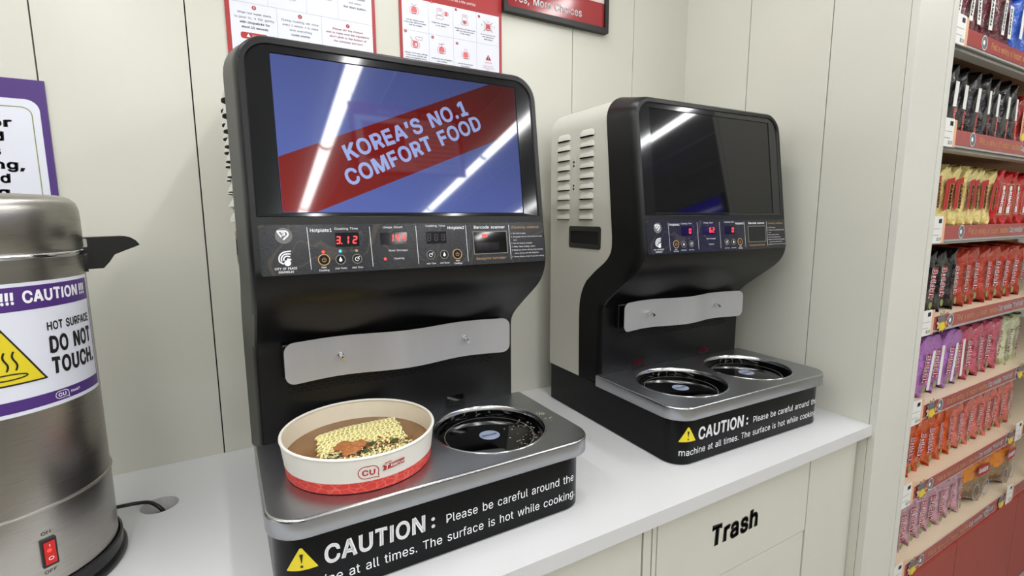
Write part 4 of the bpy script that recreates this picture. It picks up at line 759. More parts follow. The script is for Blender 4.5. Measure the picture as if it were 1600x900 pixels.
    top=PO(.004); m.prism([top]+holes, lambda a_,b_,t:(a_,b_,t), None, ZT)
    m.loft([[(a_,b_,z) for a_,b_ in PO(d)] for d,z in ((.004,ZT),(.0028,ZT-.0002),(.0016,ZT-.0008),(.0007,ZT-.0018),(.0002,ZT-.0030),(0,ZT-.0045))],m=1)
    m.loft([[(a_,b_,z) for a_,b_ in PO(d)] for d,z in ((0,ZT-.0045),(0,ZL+.001),(.001,ZL),(.008,ZL))])
    m.build('top_plate', [M_steelplate,M_rim], T, smooth=50, recalc=False)
    for cu in (c1,c2):
        m=MB(); m.lathe([(rh+.0015,0),(rh+.0005,.0012),(rh-.0015,.0012),(rh-.003,-.001),(rh-.0045,-.008)],56,(cu,-cv,ZT))
        hp=m.build('hotplate_rim', M_rim, T, smooth=50)
        m=MB(); m.lathe([(rh-.0045,-.008),(rh-.0045,-.016),(rh-.010,-.019),(rh-.012,-.0185),(0.001,-.0185)],56,(cu,-cv,ZT))
        m.build('hotplate_glass', M_glassblk, hp, smooth=50)
        m=MB(); m.prism([circ(cu,-cv,.098,48),circ(cu,-cv,.0965,48)], lambda a_,b_,t:(a_,b_,t), None, ZT-.0182); m.build('ring_print', M_ring, hp)
        m=MB(); m.prism([circ(cu,-cv,.0225,28)], lambda a_,b_,t:(a_,b_,t), ZT-.0185, ZT-.0180); m.build('round_sticker', M_sticker, hp)
        P2().text('DHcook',cu,-cv-.004,.0085,.036,'c',.02).build('lettering', M_navy, lambda a_,b_:(a_,b_,ZT-.0177), hp)
    return T
c1_=cooker('near noodle cooker with its screen lit and a paper bowl on its left hotplate', .211,-.1031,.0051, True,'3.12','144','888',False)
c2_=cooker('far noodle cooker with dark screen beside the side wall', 1.0974,-.0943,-.0219, False,'0','62','0',True)
# the third read-out of the near cooker is unlit
for o in list(c1_.children_recursive):
    if o.name.startswith('digits') and min(v.co.x for v in o.data.vertices)>.3:
        o.name='unlit_digits'; o.data.materials.clear(); o.data.materials.append(M_led_off)
# crumbs beside the free hotplate of the near cooker
random.seed(4); m=MB()
for k in range(70):
    a=random.uniform(-1.4,.35); r=random.gauss(.088,.016) if k<50 else random.uniform(.128,.15); a=a if k<50 else random.uniform(-.3,.1)
    u=.4411+r*cos(a); v=.4054-r*sin(a); z=(ZT-.018) if r<.112 else ZT
    if .112<=r<.127: continue
    s=random.uniform(.0007,.0018); m.box(u-s,u+s,-v-s*.7,-v+s*.7,z+.0002,z+.0002+s*.7)
for i,vv in enumerate(m.v):
    X=.211+cos(.0051)*vv[0]-sin(.0051)*vv[1]; Y=-.1031+sin(.0051)*vv[0]+cos(.0051)*vv[1]; m.v[i]=(X,Y,vv[2])
o=m.build('crumbs', mat('crumb_tan',(170,160,140),.6)); tag(o,'dried food crumbs around the empty right hotplate of the near cooker','crumbs',kind='stuff')

# ================================================================ BOWL
def on1(u,v,z=0): return (.211+cos(.0051)*u+sin(.0051)*v, -.1031+sin(.0051)*u-cos(.0051)*v, z)
bx,by,_=on1(.1655,.404)
Bw=thing('noodle_bowl','white paper bowl with red patterned foot band on the left hotplate','bowl',(bx,by,ZT+.0015))
RB,RT,HB=.1310,.1385,.064
rad=lambda z:RB+(RT-RB)*z/HB
m=MB(); m.lathe([(.003,.0045),(RB-.003,.0045),(RB-.0015,0),(RB,0),(RB,.0005),(rad(.0190),.0190)],72); bd=m.build('foot_band', M_band, Bw, smooth=40); tag(bd,'red printed band with paler line drawing')
m=MB(); m.lathe([(rad(.0190),.0190),(rad(HB-.003),HB-.003)],72); m.build('outer_wall', M_paperw, Bw, smooth=40)
m=MB(); m.lathe([(rad(HB-.003)-.0015,HB-.004),(RB-.002,.006),(.003,.006)],72); m.build('inner_wall', M_bowlin, Bw, smooth=40)
m=MB(); m.lathe([(rad(HB)-.0015+.0028*cos(a),HB-.002+.0026*sin(a)) for a in [2*pi*k/12 for k in range(13)]],72); m.build('rolled_rim', M_paperw, Bw, smooth=60)
def bw(s_,z_):      # s_ = angle in degrees, z_ = height above the bowl's foot
    r=rad(z_)+.0006; return (r*cos(radians(s_)), r*sin(radians(s_)), z_)
D=180/pi/.1345       # degrees per metre
def bwm(c): return lambda x,z: bw(c+x*D,z)
p=P2(); p.line([(.0155,.0268),(.0150,.0310)]+arc(.0050,.0355,.0110,-10,90,6)+arc(-.0060,.0355,.0110,90,270,10)+[(.004,.0245),(.0090,.0250),(.0170,.0230)],.0014,closed=True)
p.text('CU',-.0110,.0305,.0095,.0215,bold=.035); p.build('logo_lettering', M_redline, bwm(-97), Bw)
p=P2().poly([(-.019,.0330),(.001,.0350),(.021,.0355),(.0195,.0400),(.0205,.0455),(.0,.0440),(-.0195,.0430),(-.0170,.0380)]).line([(-.016,.046),(-.004,.0475)],.0015)
p.build('logo_ribbon', M_redline, lambda x,z:tuple(Vector(bw(-79.5+x*D,z))*1.0+Vector((.0003,-.0016,0))), Bw)
P2().text('RAMYUN',-.0055,.0375,.0052,.0240,bold=.02).text('library',.0060,.0350-.0005,.0020,.0100).line([(-.0150,.0425),(-.0080,.0425)],.0016).line([(-.0115,.0425),(-.0125,.0345)],.0014).build('ribbon_lettering', M_white_print, lambda x,z:tuple(Vector(bw(-79.5+x*D,z))*1.0+Vector((.0003,-.0022,0))), Bw)
# broth, noodles, toppings: things of their own
zb=ZT+.0015+.025
m=MB(); m.lathe([(.001,0),(rad(.025)-.0019,0)],64,(bx,by,zb)); o=m.build('broth', M_broth); tag(o,'brown ramen broth filling the paper bowl','broth')
random.seed(11); nb=MB()
def L2(a,b): return Vector(on1(a,b)[:2]+(0,))
cN=(.170,.398); aN=.08
rows=15
for layer in range(2):
  for k in range(rows):
    t0=-.056+.132*k/(rows-1)+random.uniform(-.001,.001); per=random.uniform(.0085,.0105); pts=[]; ph=random.uniform(0,6); L=.158+random.uniform(-.008,.008); npt=170
    amp=.0058
    for i in range(npt+1):
        s=-L/2+L*i/npt; wob=.002*sin(s*60+k)
        th=s*2*pi/per+ph+.9*sin(s*40+k*2.1)
        a_=s+.0034*cos(th); b_=t0+amp*sin(th)+.0015*sin(s*55+k)
        zz=zb+.0020+layer*.0045+.0026*sin(th*1.0+1.1)+.004*(1-(2*s/L)**2)
        uu=cN[0]+a_*cos(aN)-b_*sin(aN); vv=cN[1]-(a_*sin(aN)*1.0)+b_*cos(aN)
        q=on1(uu,vv); pts.append((q[0],q[1],zz))
    nb.tube(pts,.0019,5,caps=False)
o=nb.build('noodle_block', M_noodle, smooth=80, recalc=False); tag(o,'block of curly yellow instant noodles floating in the broth','noodles',kind='stuff')
# chili paste blob
m=MB(); random.seed(3); cx,cy,_=on1(.141,.438); loops=[]
for j in range(9):
    ph=pi/2*j/8; loops.append([])
    for k in range(26):
        a=2*pi*k/26; r=.027*cos(ph)*(1+.22*sin(3*a+1)+.12*sin(5*a)+.1*sin(9*a+j)); zz=zb+.011+.009*sin(ph)*(1+.2*sin(4*a))
        loops[-1].append((cx+r*cos(a)*1.0,cy+r*sin(a)*1.15,zz))
m.loft(loops,cap0=True,cap1=True); o=m.build('chili_paste', M_sauce, smooth=60); tag(o,'orange brown seasoning clump on top of the noodles','seasoning')
def flakes(name,label,cat,n,seed,mt,cen,spr,ln,wd,zz,kind='stuff'):
    random.seed(seed); m=MB()
    for k in range(n):
        u=random.gauss(cen[0],spr[0]); v=random.gauss(cen[1],spr[1])
        du,dv=u-.168,v-.391
        if du*du+dv*dv>.105**2: continue
        p=Vector(on1(u,v,zb+zz+random.uniform(-.001,.003))); a=random.uniform(0,pi); l=random.uniform(*ln)
        d=Vector((cos(a),sin(a),random.uniform(-.3,.3)))*l/2; q=p+Vector((random.uniform(-.3,.3),random.uniform(-.3,.3),.8))*l*.15
        m.tube([p-d,q,p+d],[wd*.4,wd,wd*.4],5)
    o=m.build(name,mt,smooth=70); tag(o,label,cat,kind=kind)
flakes('kelp_shreds','dark kelp shreds scattered over the noodles','seaweed',70,5,M_kelp,(.148,.462),(.038,.011),(.006,.016),.0010,.012)
flakes('chili_flakes','brown dried chili and mushroom flakes on the noodles','seasoning',90,6,M_chili,(.182,.446),(.034,.014),(.003,.010),.0013,.012)
flakes('orange_flakes','small orange seasoning flakes on the noodles','seasoning',80,7,M_orange_flake,(.178,.448),(.034,.013),(.002,.006),.0011,.013)
for (u,v,a,s,lb) in ((.176,.446,.3,.009,'larger flat green onion piece beside the seasoning clump'),(.216,.456,1.0,.008,'smaller green onion piece at the right end of the noodles'),(.162,.470,2.0,.005,'small dark green leaf piece at the front of the noodles')):
    m=MB(); q=on1(u,v,zb+.0155)
    m.loft([[(q[0]+s*(1.1 if k%2 else .85)*cos(a+2*pi*k/8),q[1]+.62*s*sin(a+2*pi*k/8),q[2]+dz+.0015*cos(2*pi*k/8)) for k in range(8)] for dz in (0,.0014)],cap0=True,cap1=True)
    tag(m.build('green_onion',M_onion,smooth=40),lb,'vegetable',group='green onion pieces on the noodles')

# ================================================================ URN
KX,KY=-.165,-.345
U=thing('hot_water_urn','brushed steel hot water urn with a purple and white caution label','urn',(KX,KY,0))
m=MB(); m.lathe([(.02,0),(.150,0),(.1515,.003),(.1515,.010),(.149,.014),(.1465,.0145),(.1465,.036),(.143,.038)],80); m.build('foot_ring', M_blackpl, U, smooth=35)
m=MB(); m.lathe([(.02,.036),(.1405,.0365),(.1405,.1615),(.1425,.1625),(.1430,.1640),(.1425,.1655),(.1400,.1665),(.1395,.40),(.1390,.540),(.1390,.5435)],96)
m.build('body', M_urn, U, smooth=35)
m=MB(); m.lathe([(.1385,.542),(.1425,.5445),(.1435,.5480),(.1415,.5510),(.1385,.5515)],96); m.build('rim', M_chrome, U, smooth=60)
m=MB(); m.lathe([(.138,.5512),(.1405,.556),(.1405,.600),(.1400,.615),(.1370,.6270),(.1300,.6350),(.1180,.6390),(.060,.6400),(.001,.6405)],96); m.build('lid', M_urn, U, smooth=40)
m=MB(); m.lathe([(.006,0),(.006,.002),(.004,.0035),(.0005,.004)],14,(-.006,-.125,.6385)); m.build('lid_vent', M_urn, U, smooth=40)
rv=Vector((.952,.307,0)); nv=Vector((-.307,.952,0))
hp=[(.1275,.5695),(.146,.570),(.196,.571),(.205,.5685),(.213,.5625),(.218,.5545),(.212,.5515),(.198,.546),(.180,.5385),(.172,.526),(.163,.5155),(.1275,.515)]
def handle(name,s):
    m=MB(); m.prism([hp],lambda a,b,t:tuple(rv*(s*a)+nv*t+Vector((0,0,b))),-.018,.018)
    m.build(name,M_blackpl,U,bev=.003)
    m=MB(); m.prism([rrect(-.034,.034,.512,.5445,.004)],lambda a,b,t:tuple(rv*(s*(.1385+t-a*a*4.0))+nv*a+Vector((0,0,b))),-.002,.006); m.build('handle_mount',M_blackpl,U,smooth=40)
    m=MB(); m.prism([rrect(.132,.1435,.5535,.5680,.002)],lambda a,b,t:tuple(rv*(s*a)+nv*t+Vector((0,0,b))),-.021,-.0185); m.build('hinge_clip',M_chrome,U)
handle('handle',1); handle('handle',-1)
# wrap-around label
def ur(R): return lambda s_,z_:(R*cos(radians(s_)),R*sin(radians(s_)),z_)
def band(name,a0,a1,z0,z1,R,mt,par):
    m=MB(); n=int((a1-a0)/2)+1; m.loft([[ur(R)(a0+(a1-a0)*k/n,z) for k in range(n+1)] for z in (z0,z1)],closed=False); return m.build(name,mt,par,smooth=60)
lab=band('caution_label',-150,-1,.3165,.5105,.1403,M_paper,U); tag(lab,'white label with purple bands, a yellow hot surface triangle and black lettering')
band('purple_band',-149,-3,.4700,.5050,.1406,M_purple,lab); band('purple_band',-149,-2.5,.3225,.3400,.1406,M_purple,lab)
band('purple_edge',-3.6,-2.6,.34,.47,.1406,M_purple,lab)
DU=180/pi/.141
def lt(c,R=.1409): return lambda x,z: ur(R)(c+x*DU,z)
p=P2().text('CAUTION',0,.4810,.0165,.0865,bold=.04).text('!!!',.0915,.4810,.0165,.0150,bold=.04).text('!!!',-.0245,.4810,.0165,.0150,bold=.04)
p.split('lettering',M_white_print,lt(-51.5),lab)
p=P2().text('HOT SURFACE',0,.4345,.0125,.0830,bold=.03).text('DO NOT',0,.4000,.0235,.0830,bold=.045).text('TOUCH.',.0005,.3665,.0235,.0850,bold=.045)
p.split('lettering',M_black_print,lt(-41.3),lab)
def rtri(cx,zb_,wd,ht,r):
    return [(cx-wd/2+r*.4,zb_+r*.2),(cx-wd/2+r,zb_),(cx+wd/2-r,zb_),(cx+wd/2-r*.4,zb_+r*.2),(cx+wd/2-r*.3,zb_+r*.8),(cx+r*.6,zb_+ht-r*.4),(cx,zb_+ht),(cx-r*.6,zb_+ht-r*.4),(cx-wd/2+r*.3,zb_+r*.8)]
def strips(poly_fn,cx,wd,z0,z1,R,mt,name):
    # a triangle cut into upright strips so that it follows the curved wall
    m=MB(); n=24; 
    for k in range(n):
        xa=-wd/2+wd*k/n; xb=xa+wd/n; ha=(z1-z0)*(1-abs(xa)/(wd/2)); hb=(z1-z0)*(1-abs(xb)/(wd/2))
        b=m.add([lt(cx,R)(xa,z0),lt(cx,R)(xb,z0),lt(cx,R)(xb,z0+max(hb,.001)),lt(cx,R)(xa,z0+max(ha,.001))]); m.face((b,b+1,b+2,b+3))
    return m.build(name,mt,lab,recalc=False)
strips(None,-63,.092,.3630,.4470,.1409,M_black_print,'triangle_border'); strips(None,-63,.083,.3655,.4425,.1412,M_yellow,'warning_triangle')
p=P2()
for q in (-.010,0,.010): p.line([(q+.0022*sin(s*2*pi),.3850+.028*s) for s in [k/12 for k in range(13)]],.0024)
p.line([(.022*cos(a),.3760+.0040*sin(a)) for a in [2*pi*k/32 for k in range(32)]],.0020,closed=True)
p.build('heat_symbol',M_black_print,lt(-63,.1416),lab)
p=P2().line([(.0100,.3268),(.0100,.3310)]+arc(.0045,.3315,.0055,0,90,5)+arc(-.0045,.3315,.0055,90,270,8)+[(.004,.3260),(.0080,.3262),(.0110,.3245)],.0009,closed=True)
p.text('CU',-.0062,.3288,.0052,.0120,bold=.035).text("Hawai'i",.0135,.3295,.0042,.0165,bold=.02); p.build('lettering',M_white_print,lt(-37.5),lab)
# switch
m=MB(); m.prism([rrect(-.0095,.0095,.0715,.1165,.001)],lambda a,b,t:ur(.141+t)(-56.2+a*DU,b),0,.003); sw=m.build('switch_frame',M_blackpl,U)
m=MB(); m.prism([rrect(-.0065,.0065,.0760,.1120,.001)],lambda a,b,t:ur(.144+t)(-56.2+a*DU,b),-.001,.002); m.build('rocker',M_swred,sw)
m=MB(); m.prism([circ(-.001,.0985,.0028,10)],lambda a,b,t:ur(.144+t)(-56.2+a*DU,b),.0018,.0023); m.build('rocker_lamp',M_swglow,sw)
P2().line([(0,.1045),(0,.1085)],.0009).line([(.0028*cos(a),.0855+.0024*sin(a)) for a in [2*pi*k/12 for k in range(12)]],.0009,closed=True).build('rocker_marks',M_white_print,lt(-56.2,.1466),sw)
P2().text('ON',0,.1232,.0052,.0115,'c',.01).text('OFF',0,.0600,.0052,.0150,'c',.01).split('lettering',M_black_print,lt(-56.5,.1411),U)
# power cord
m=MB(); P=[(-.060,-.236,.030),(-.052,-.214,.022),(-.040,-.198,.014),(-.018,-.192,.010),(.004,-.197,.008),(.020,-.208,.0),(.030,-.212,-.014),(.034,-.212,-.030)]
def cr_(P,n=8):
    P=[Vector(p) for p in P]; out=[]
    for i in range(len(P)-1):
        a,b,c,d=P[max(i-1,0)],P[i],P[i+1],P[min(i+2,len(P)-1)]
        for k in range(n):
            t=k/n; out.append(.5*((2*b)+(-a+c)*t+(2*a-5*b+4*c-d)*t*t+(-a+3*b-3*c+d)*t**3))
    return out+[P[-1]]
m.tube([(q[0]-KX,q[1]-KY,q[2]) for q in cr_(P)],.0038,10); m.build('power_cord',M_cord,U,smooth=60)

# ================================================================ POSTERS
def poster(name,label,x0,x1,z0,z1,y=0,th=.0015,mt=M_red):
    t=thing(name,label,'poster',((x0+x1)/2,y,z0)); xc=(x0+x1)/2
    MB().box(x0-xc,x1-xc,-.0035,-.0005,0,z1-z0).build('sheet',mt,t)
    return t,(lambda off:(lambda x,z:(x-xc,-.0035-off,z-z0)))
# A: cooking steps behind the near cooker
tA,fA=poster('instruction_poster','white poster with red border and numbered cooking steps, left of the pair',.2235,.5785,.98,1.48)
P2().rect(.2335,.5695,.988,1.44).build('white_field',M_paper,fA(.0004),tA)
p=P2().rect(.2335,.5695,1.1115,1.1122)
for x in (.335,.439): p.rect(x-.0003,x+.0003,.99,1.1118)
for x in (.317,.4055,.482): p.rect(x-.0003,x+.0003,1.1118,1.25)
p.build('grid_lines',M_gridline,fA(.0007),tA)
p=P2(); 
for (c,z0_,lines) in ((.2855,1.0865,[('When hot water starts',.0),('to pour in, \u2192 Stir gently',.012),('with chopsticks for',.025),('about 10 seconds.',.025)]),
                     (.3885,1.0855,[('During cooking, stir once',.0),('every 1 minute \u2192 to make',.012),('sure everything',.0),('cooks evenly.',.015)])):
    for k,(s_,bo) in enumerate(lines): p.text(s_,c,z0_-.0107*k,.0047,len(s_)*.00345,'c',bo)
for (c,z0_,lines) in ((.361,1.1590,['in the','bowl and add','ingredients.']),(.4430,1.1650,['the bowl on','barcode reader.']),(.526,1.1680,['induction cooker','and press','the Start button.']),(.278,1.1600,['Open the','package.'])):
    for k,s_ in enumerate(lines): p.text(s_,c,z0_-.0115*k,.0047,len(s_)*.00345,'c',.015 if c>.5 and k!=1 else .005)
p.split('lettering',M_black_print,fA(.0008),tA)
p=P2()
for k,s_ in enumerate(['Please stir the mixture','well to make sure the ingredients',"don't stick to the bottom of",'the container and burn']): p.text(s_,.505,1.0855-.0098*k,.0044,len(s_)*.00335,'c',.015)
for cx,cz in ((.2855,1.1025),(.3885,1.1010),(.5050,1.0990)): P2().poly(circ(cx,cz,.0048,16)).build('number_disc',M_redline,fA(.0008),tA)
p.poly(rrect(.2530,.3120,1.030,1.0445,.005,4)).split('red_print',M_redline,fA(.0008),tA)
p=P2().text('5',.2855,1.1002,.0046,None,'c',.02).text('6',.3885,1.0987,.0046,None,'c',.02).text('7',.5050,1.0967,.0046,None,'c',.02)
p.poly([(.2650,1.0335),(.2740,1.0335),(.2695,1.0420)]).text('Attention',.2770,1.0345,.006,.030,bold=.02).split('white_print',M_white_print,fA(.0011),tA)
# B: pictogram steps
tB,fB=poster('pictogram_poster','red topped poster with pictogram steps and a caution triangle, right of the pair',.6455,.9660,.985,1.48)
P2().rect(.6530,.9565,.990,1.2035).build('white_field',M_paper,fB(.0004),tB)
p=P2().rect(.6530,.9565,1.1180,1.1186)
for x in (.7295,.8050,.8800): p.rect(x-.0003,x+.0003,.99,1.2035)
p.build('grid_lines',M_gridline,fB(.0007),tB)
red=P2(); pink=P2(); blk=P2(); wht=P2()
def flush(nm):
    global red,pink,blk,wht
    for q_,mm_,of_ in ((red,M_redline,.0009),(pink,M_pinkline,.0007),(blk,M_black_print,.0010),(wht,M_white_print,.0012)):
        if q_.v: q_.split(nm,mm_,fB(of_),tB)
    red=P2(); pink=P2(); blk=P2(); wht=P2()
def bowl_icon(cx,cz,s=1.0):
    pink.poly(arc(cx,cz-.002*s,.0085*s,0,180,10)+[(cx-.0085*s,cz-.008*s),(cx+.0085*s,cz-.008*s)])
    red.line(rrect(cx-.0125*s,cx+.0125*s,cz-.012*s,cz+.006*s,.006*s,4),.0007,closed=True); red.line([(cx-.006*s,cz-.0105*s),(cx+.006*s,cz-.0105*s)],.0015)
def cook_icon(cx,cz):
    red.line(rrect(cx-.008,cx+.008,cz-.004,cz+.0135,.003,4),.0007,closed=True); red.line(rrect(cx-.011,cx+.011,cz-.0150,cz-.006,.002,3),.0007,closed=True)
    for a in (-.003,0,.003):
        for b_ in (.006,.009): red.rect(cx+a-.0008,cx+a+.0008,cz+b_,cz+b_+.0014)
for k,(cx,cz) in enumerate(((.688,1.1755),(.764,1.1780),(.842,1.1750),(.919,1.1700),(.689,1.0860),(.768,1.0820),(.844,1.0790))):
    if k==1: cook_icon(cx,cz); bowl_icon(cx+.020,cz+.004,.55)
    elif k==2: cook_icon(cx,cz); bowl_icon(cx,cz-.006,.5)
    else: bowl_icon(cx,cz)
    if k==0: red.line([(cx-.008,cz+.014),(cx,cz+.008),(cx+.008,cz+.014)],.0009)
    if k==3:
        blk.line([(cx-.016,cz+.013),(cx+.016,cz-.016)],.0011).line([(cx-.016,cz-.016),(cx+.016,cz+.013)],.0011)
        for q in (-.021,.021): blk.rect(cx+q-.0006,cx+q+.0006,cz-.002,cz+.004)
    if k in (3,6):
        for q in (-.004,0,.004): red.line([(cx+q,cz+.009),(cx+q+.0008,cz+.0125),(cx+q,cz+.016)],.0006)
    if k==4: red.line([(cx-.015,cz+.016),(cx-.004,cz+.002)],.0012); red.line(rrect(cx+.001,cx+.021,cz+.010,cz+.018,.003,3),.0007,closed=True); wht.poly(circ(cx+.002,cz-.003,.003,10))
    if k==5: red.line([(cx,cz+.004),(cx,cz+.013)],.0012); red.line([(cx-.009,cz+.0125),(cx+.008,cz+.0150)],.0014)
    flush('pictogram')
for k,(cx,cz) in enumerate(((.661,1.204),(.7395,1.2045),(.8150,1.1980),(.8890,1.1930),(.6615,1.1145),(.7410,1.1105),(.8165,1.1060))):
    if k==0: continue
    red.poly(circ(cx,cz,.0040,14)); wht.text(str(k+1),cx,cz-.0019,.0038,None,'c',.02); flush('number_disc')
txt=[(.6905,1.1450,['Put the ramyun noodle','in the bowl, add the Powder','over the noodles'],0),(.7665,1.1500,['Please scan the barcode','on the device'],0),(.8430,1.1470,['Please press the start button','after you place the bowl','in the middle'],0),(.9190,1.1440,['Do not touch the bowl'],2),(.9190,1.1375,['until the burners','stop cooking'],0),
     (.6910,1.0580,['Optional : If you want to add egg','in the ramen, add the egg','when the remaining time is','1 min'],0),(.7680,1.0530,['Gently stir with chopsticks','while cooking.'],0),(.8430,1.0500,['Remove the bowl from','the machine.'],0)]
for cx,cz,ls,c in txt:
    for k,s_ in enumerate(ls): (red if c==2 else blk).text(s_,cx,cz-.0065*k,.0029,min(.066,len(s_)*.00235),'c',.02)
red.poly([(.9095,1.0730),(.9285,1.0730),(.9190,1.0890)]); wht.rect(.9184,.9196,1.0775,1.0840).rect(.9184,.9196,1.0750,1.0763)
red.text('CAUTION',.919,1.0635,.0042,.025,'c',.012).text('Never use water',.919,1.0545,.0030,.033,'c',.012).text('to reduce the smoke',.919,1.0490,.0030,.040,'c',.012).text('of fire',.919,1.0435,.0030,None,'c',.012)
wht.text('Please read how to use a little carefully!',.8780,1.2190,.0070,.135,'r',.012).text('RAMYUN',.69,1.30,.03,.20,bold=.03)
red.split('red_print',M_redline,fB(.0009),tB); pink.build('pink_print',M_pinkline,fB(.0007),tB); blk.split('lettering',M_black_print,fB(.0010),tB); wht.split('white_print',M_white_print,fB(.0012),tB)
# purple sign
x0,x1,z0,z1=-.72,-.1185,.28,.8845; xc=(x0+x1)/2
tP=thing('purple_sign','purple bordered white notice behind the steel urn','sign',(xc,0,z0))
MB().box(x0-xc,x1-xc,-.004,-.0005,0,z1-z0).build('board',M_purple,tP)
fP=lambda off:(lambda x,z:(x-xc,-.004-off,z-z0))
P2().poly(rrect(x0+.012,-.1305,z0+.035,.8450,.022,6)).build('white_field',M_paper,fP(.0003),tP)
P2().line(rrect(x0+.022,-.1435,z0+.045,.8290,.016,6),.0018,closed=True).build('olive_outline',M_green,fP(.0006),tP)
p=P2()
for s_,x,z in (('for',-.1755,.7875),('and',-.1905,.7600),('cups',-.1985,.7315),('cooking,',-.1650,.7035),('and',-.1895,.6760),('using',-.1935,.6480)): p.text(s_,x,z,.0175,len(s_)*.0165,'r',.045)
p.split('lettering',M_black_print,fP(.0006),tP)
# framed sign
x0,x1,z0,z1=.9655,1.372,1.2200,1.62; xc=(x0+x1)/2
tS=thing('framed_sign','red and white sign in a black frame high on the back wall','sign',(xc,0,z0))
m=MB(); m.prism([[(x0,z0),(x1,z0),(x1,z1),(x0,z1)],[(x0+.014,z0+.016),(x1-.014,z0+.016),(x1-.014,z1-.016),(x0+.014,z1-.016)]],lambda a,b,t:(a-xc,-t,b-z0),.0005,.022)
m.build('frame',M_frame,tS)
MB().box(x0+.0135-xc,x1-.0135-xc,-.012,-.001,.0155,z1-z0-.0155).build('red_panel',M_signred,tS)
MB().box(x0+.0135-xc,x1-.0135-xc,-.0128,-.012,1.315-z0,z1-z0-.0155).build('white_panel',M_signwhite,tS)
P2().text('Yes, More Choices',1.264,1.2565,.0225,.262,'r',.02).build('lettering',M_white_print,lambda x,z:(x-xc,-.0132,z-z0),tS)

# ================================================================ SHELF UNIT
SY=-.70; LV=[1.152,.849,.546,.24,-.071,-.373,-.678]; SX0,SX1=2.0,3.34
def bay(label,X0,X1):
    t=thing('gondola_shelf',label,'shelf unit',(X0,-.4,ZF)); dx=X0; dz=-ZF; f=lambda *a:a
    B=lambda x0,x1,y0,y1,z0,z1:MB().box(x0-dx,x1-dx,y0+.4,y1+.4,z0+dz,z1+dz)
    B(X0,X1,-.22,-.20,ZF,ZC-.3).build('back_panel',M_backtan,t)
    for xx in (X0+.001,X1-.021): B(xx,xx+.02,-.235,-.222,ZF,ZC-.3).build('upright',M_shelfgrey,t)
    for k,(a,b) in enumerate(((X0+.001,(X0+X1)/2-.002),((X0+X1)/2+.002,X1-.001))): B(a,b,SY-.012,SY,ZF+.002,LV[6]-.034).build('base_panel',M_basered,t)
    for r,c in enumerate(LV):
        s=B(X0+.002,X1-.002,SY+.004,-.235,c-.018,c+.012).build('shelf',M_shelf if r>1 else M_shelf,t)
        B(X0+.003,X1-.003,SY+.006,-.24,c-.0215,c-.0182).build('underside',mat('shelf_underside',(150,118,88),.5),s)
        B(X0+.003,X1-.003,SY+.010,SY+.045,c-.040,c-.0218).build('front_lip',M_shelfgrey,s)
        B(X0+.002,X1-.002,SY-.003,SY+.004,c-.030,c+.014).build('rail',M_shelfgrey,s)
        B(X0+.002,X1-.002,SY-.005,SY-.003,c-.0235,c+.0225).build('price_strip',M_stripred,s)
        g=lambda o_:(lambda x,z:(x-dx,SY-.005-o_+.4,z+dz))
        w_=P2(); ot=P2(); rd=P2(); cd=P2(); yl=P2(); gr=P2(); wb_=P2()
        k=0
        for xx in ([X0+.36,X0+1.10] if r!=6 else [X0+.36,X0+.98]):
            P2().poly(circ(xx,c,.024,18)).build('round_tag',M_grey_print,g(.0003),s); P2().line(circ(xx,c,.0215,18),.002,closed=True).build('tag_ring',M_white_print,g(.0008),s); P2().poly(circ(xx-.005,c,.008,8)).build('tag_spot',M_white_print,g(.0008),s)
        ot.text('Find a variety of instant noodles',X0+.418,c-.010,.0200,.365,bold=.02)
        w_.text('Cup noodles \u201cRAMYUN\u201d',X0+.790,c-.010,.0200,.265,bold=.025)
        ot.build('lettering',M_striptext,g(.0004),s)
        for xx,bx_ in ([(X0+.135,.155),(X0+1.19,-.052)] if r>=2 else [(X0+.135,.155)]):
            cb=MB(); cb.prism([rrect(xx,xx+.072,c-.034,c+.052,.004,2)],lambda a,b,t_:(a-dx,SY-.006-t_+.4,b+dz),0,.001); cb.build('price_card',M_card,s)
            P2().rect(xx+.074,xx+.092,c-.034,c+.050).build('peach_tag',M_peach,g(.0012),s)
            cd.text('$2.59',xx+.068,c-.026,.010,.030,'r',.02).line([(xx+.008,c+.012),(xx+.060,c+.012)],.0012).line([(xx+.008,c-.008),(xx+.050,c-.008)],.0012).rect(xx+.040,xx+.062,c+.030,c+.044)
            cd.build('card_print',M_black_print,g(.0022),s); cd=P2()
            if r>2:
                pts=[(xx+bx_+(.046 if q%2 else .034)*cos(2*pi*q/22),c+.000+(.036 if q%2 else .026)*sin(2*pi*q/22)) for q in range(22)]
                cd.poly([(xx+bx_+(a-xx-bx_)*1.10,c+(b-c)*1.10) for a,b in pts]); wb_.poly(pts); yl.poly([(xx+bx_+(a-xx-bx_)*.55,c-.014+(b-c)*.50) for a,b in pts])
                cd.build('burst_outline',M_black_print,g(.0022),s); cd=P2(); wb_.build('burst_sticker',M_peach,g(.0026),s); wb_=P2(); yl.build('burst_yellow',M_yellow,g(.0034),s); yl=P2()
                bc=xx+bx_; P2().poly(rrect(bc-.034,bc+.030,c+.000,c+.026,.010,4)).build('burst_centre',M_grey_print,g(.0030),s)
                P2().line(circ(bc+.030,c+.020,.010,12),.003,closed=True).build('burst_ring',M_redline,g(.0038),s); P2().line(circ(bc+.030,c-.004,.010,12),.003,closed=True).build('burst_ring',M_redline,g(.0038),s)
        w_.build('lettering',M_white_print,g(.0008),s)
    return t
bay('red based shop shelving stacked with noodle packets, bay beside the pillar',SX0,SX1)
bay('second bay of red based shop shelving, cut off by the right edge',SX1+.002,4.68)

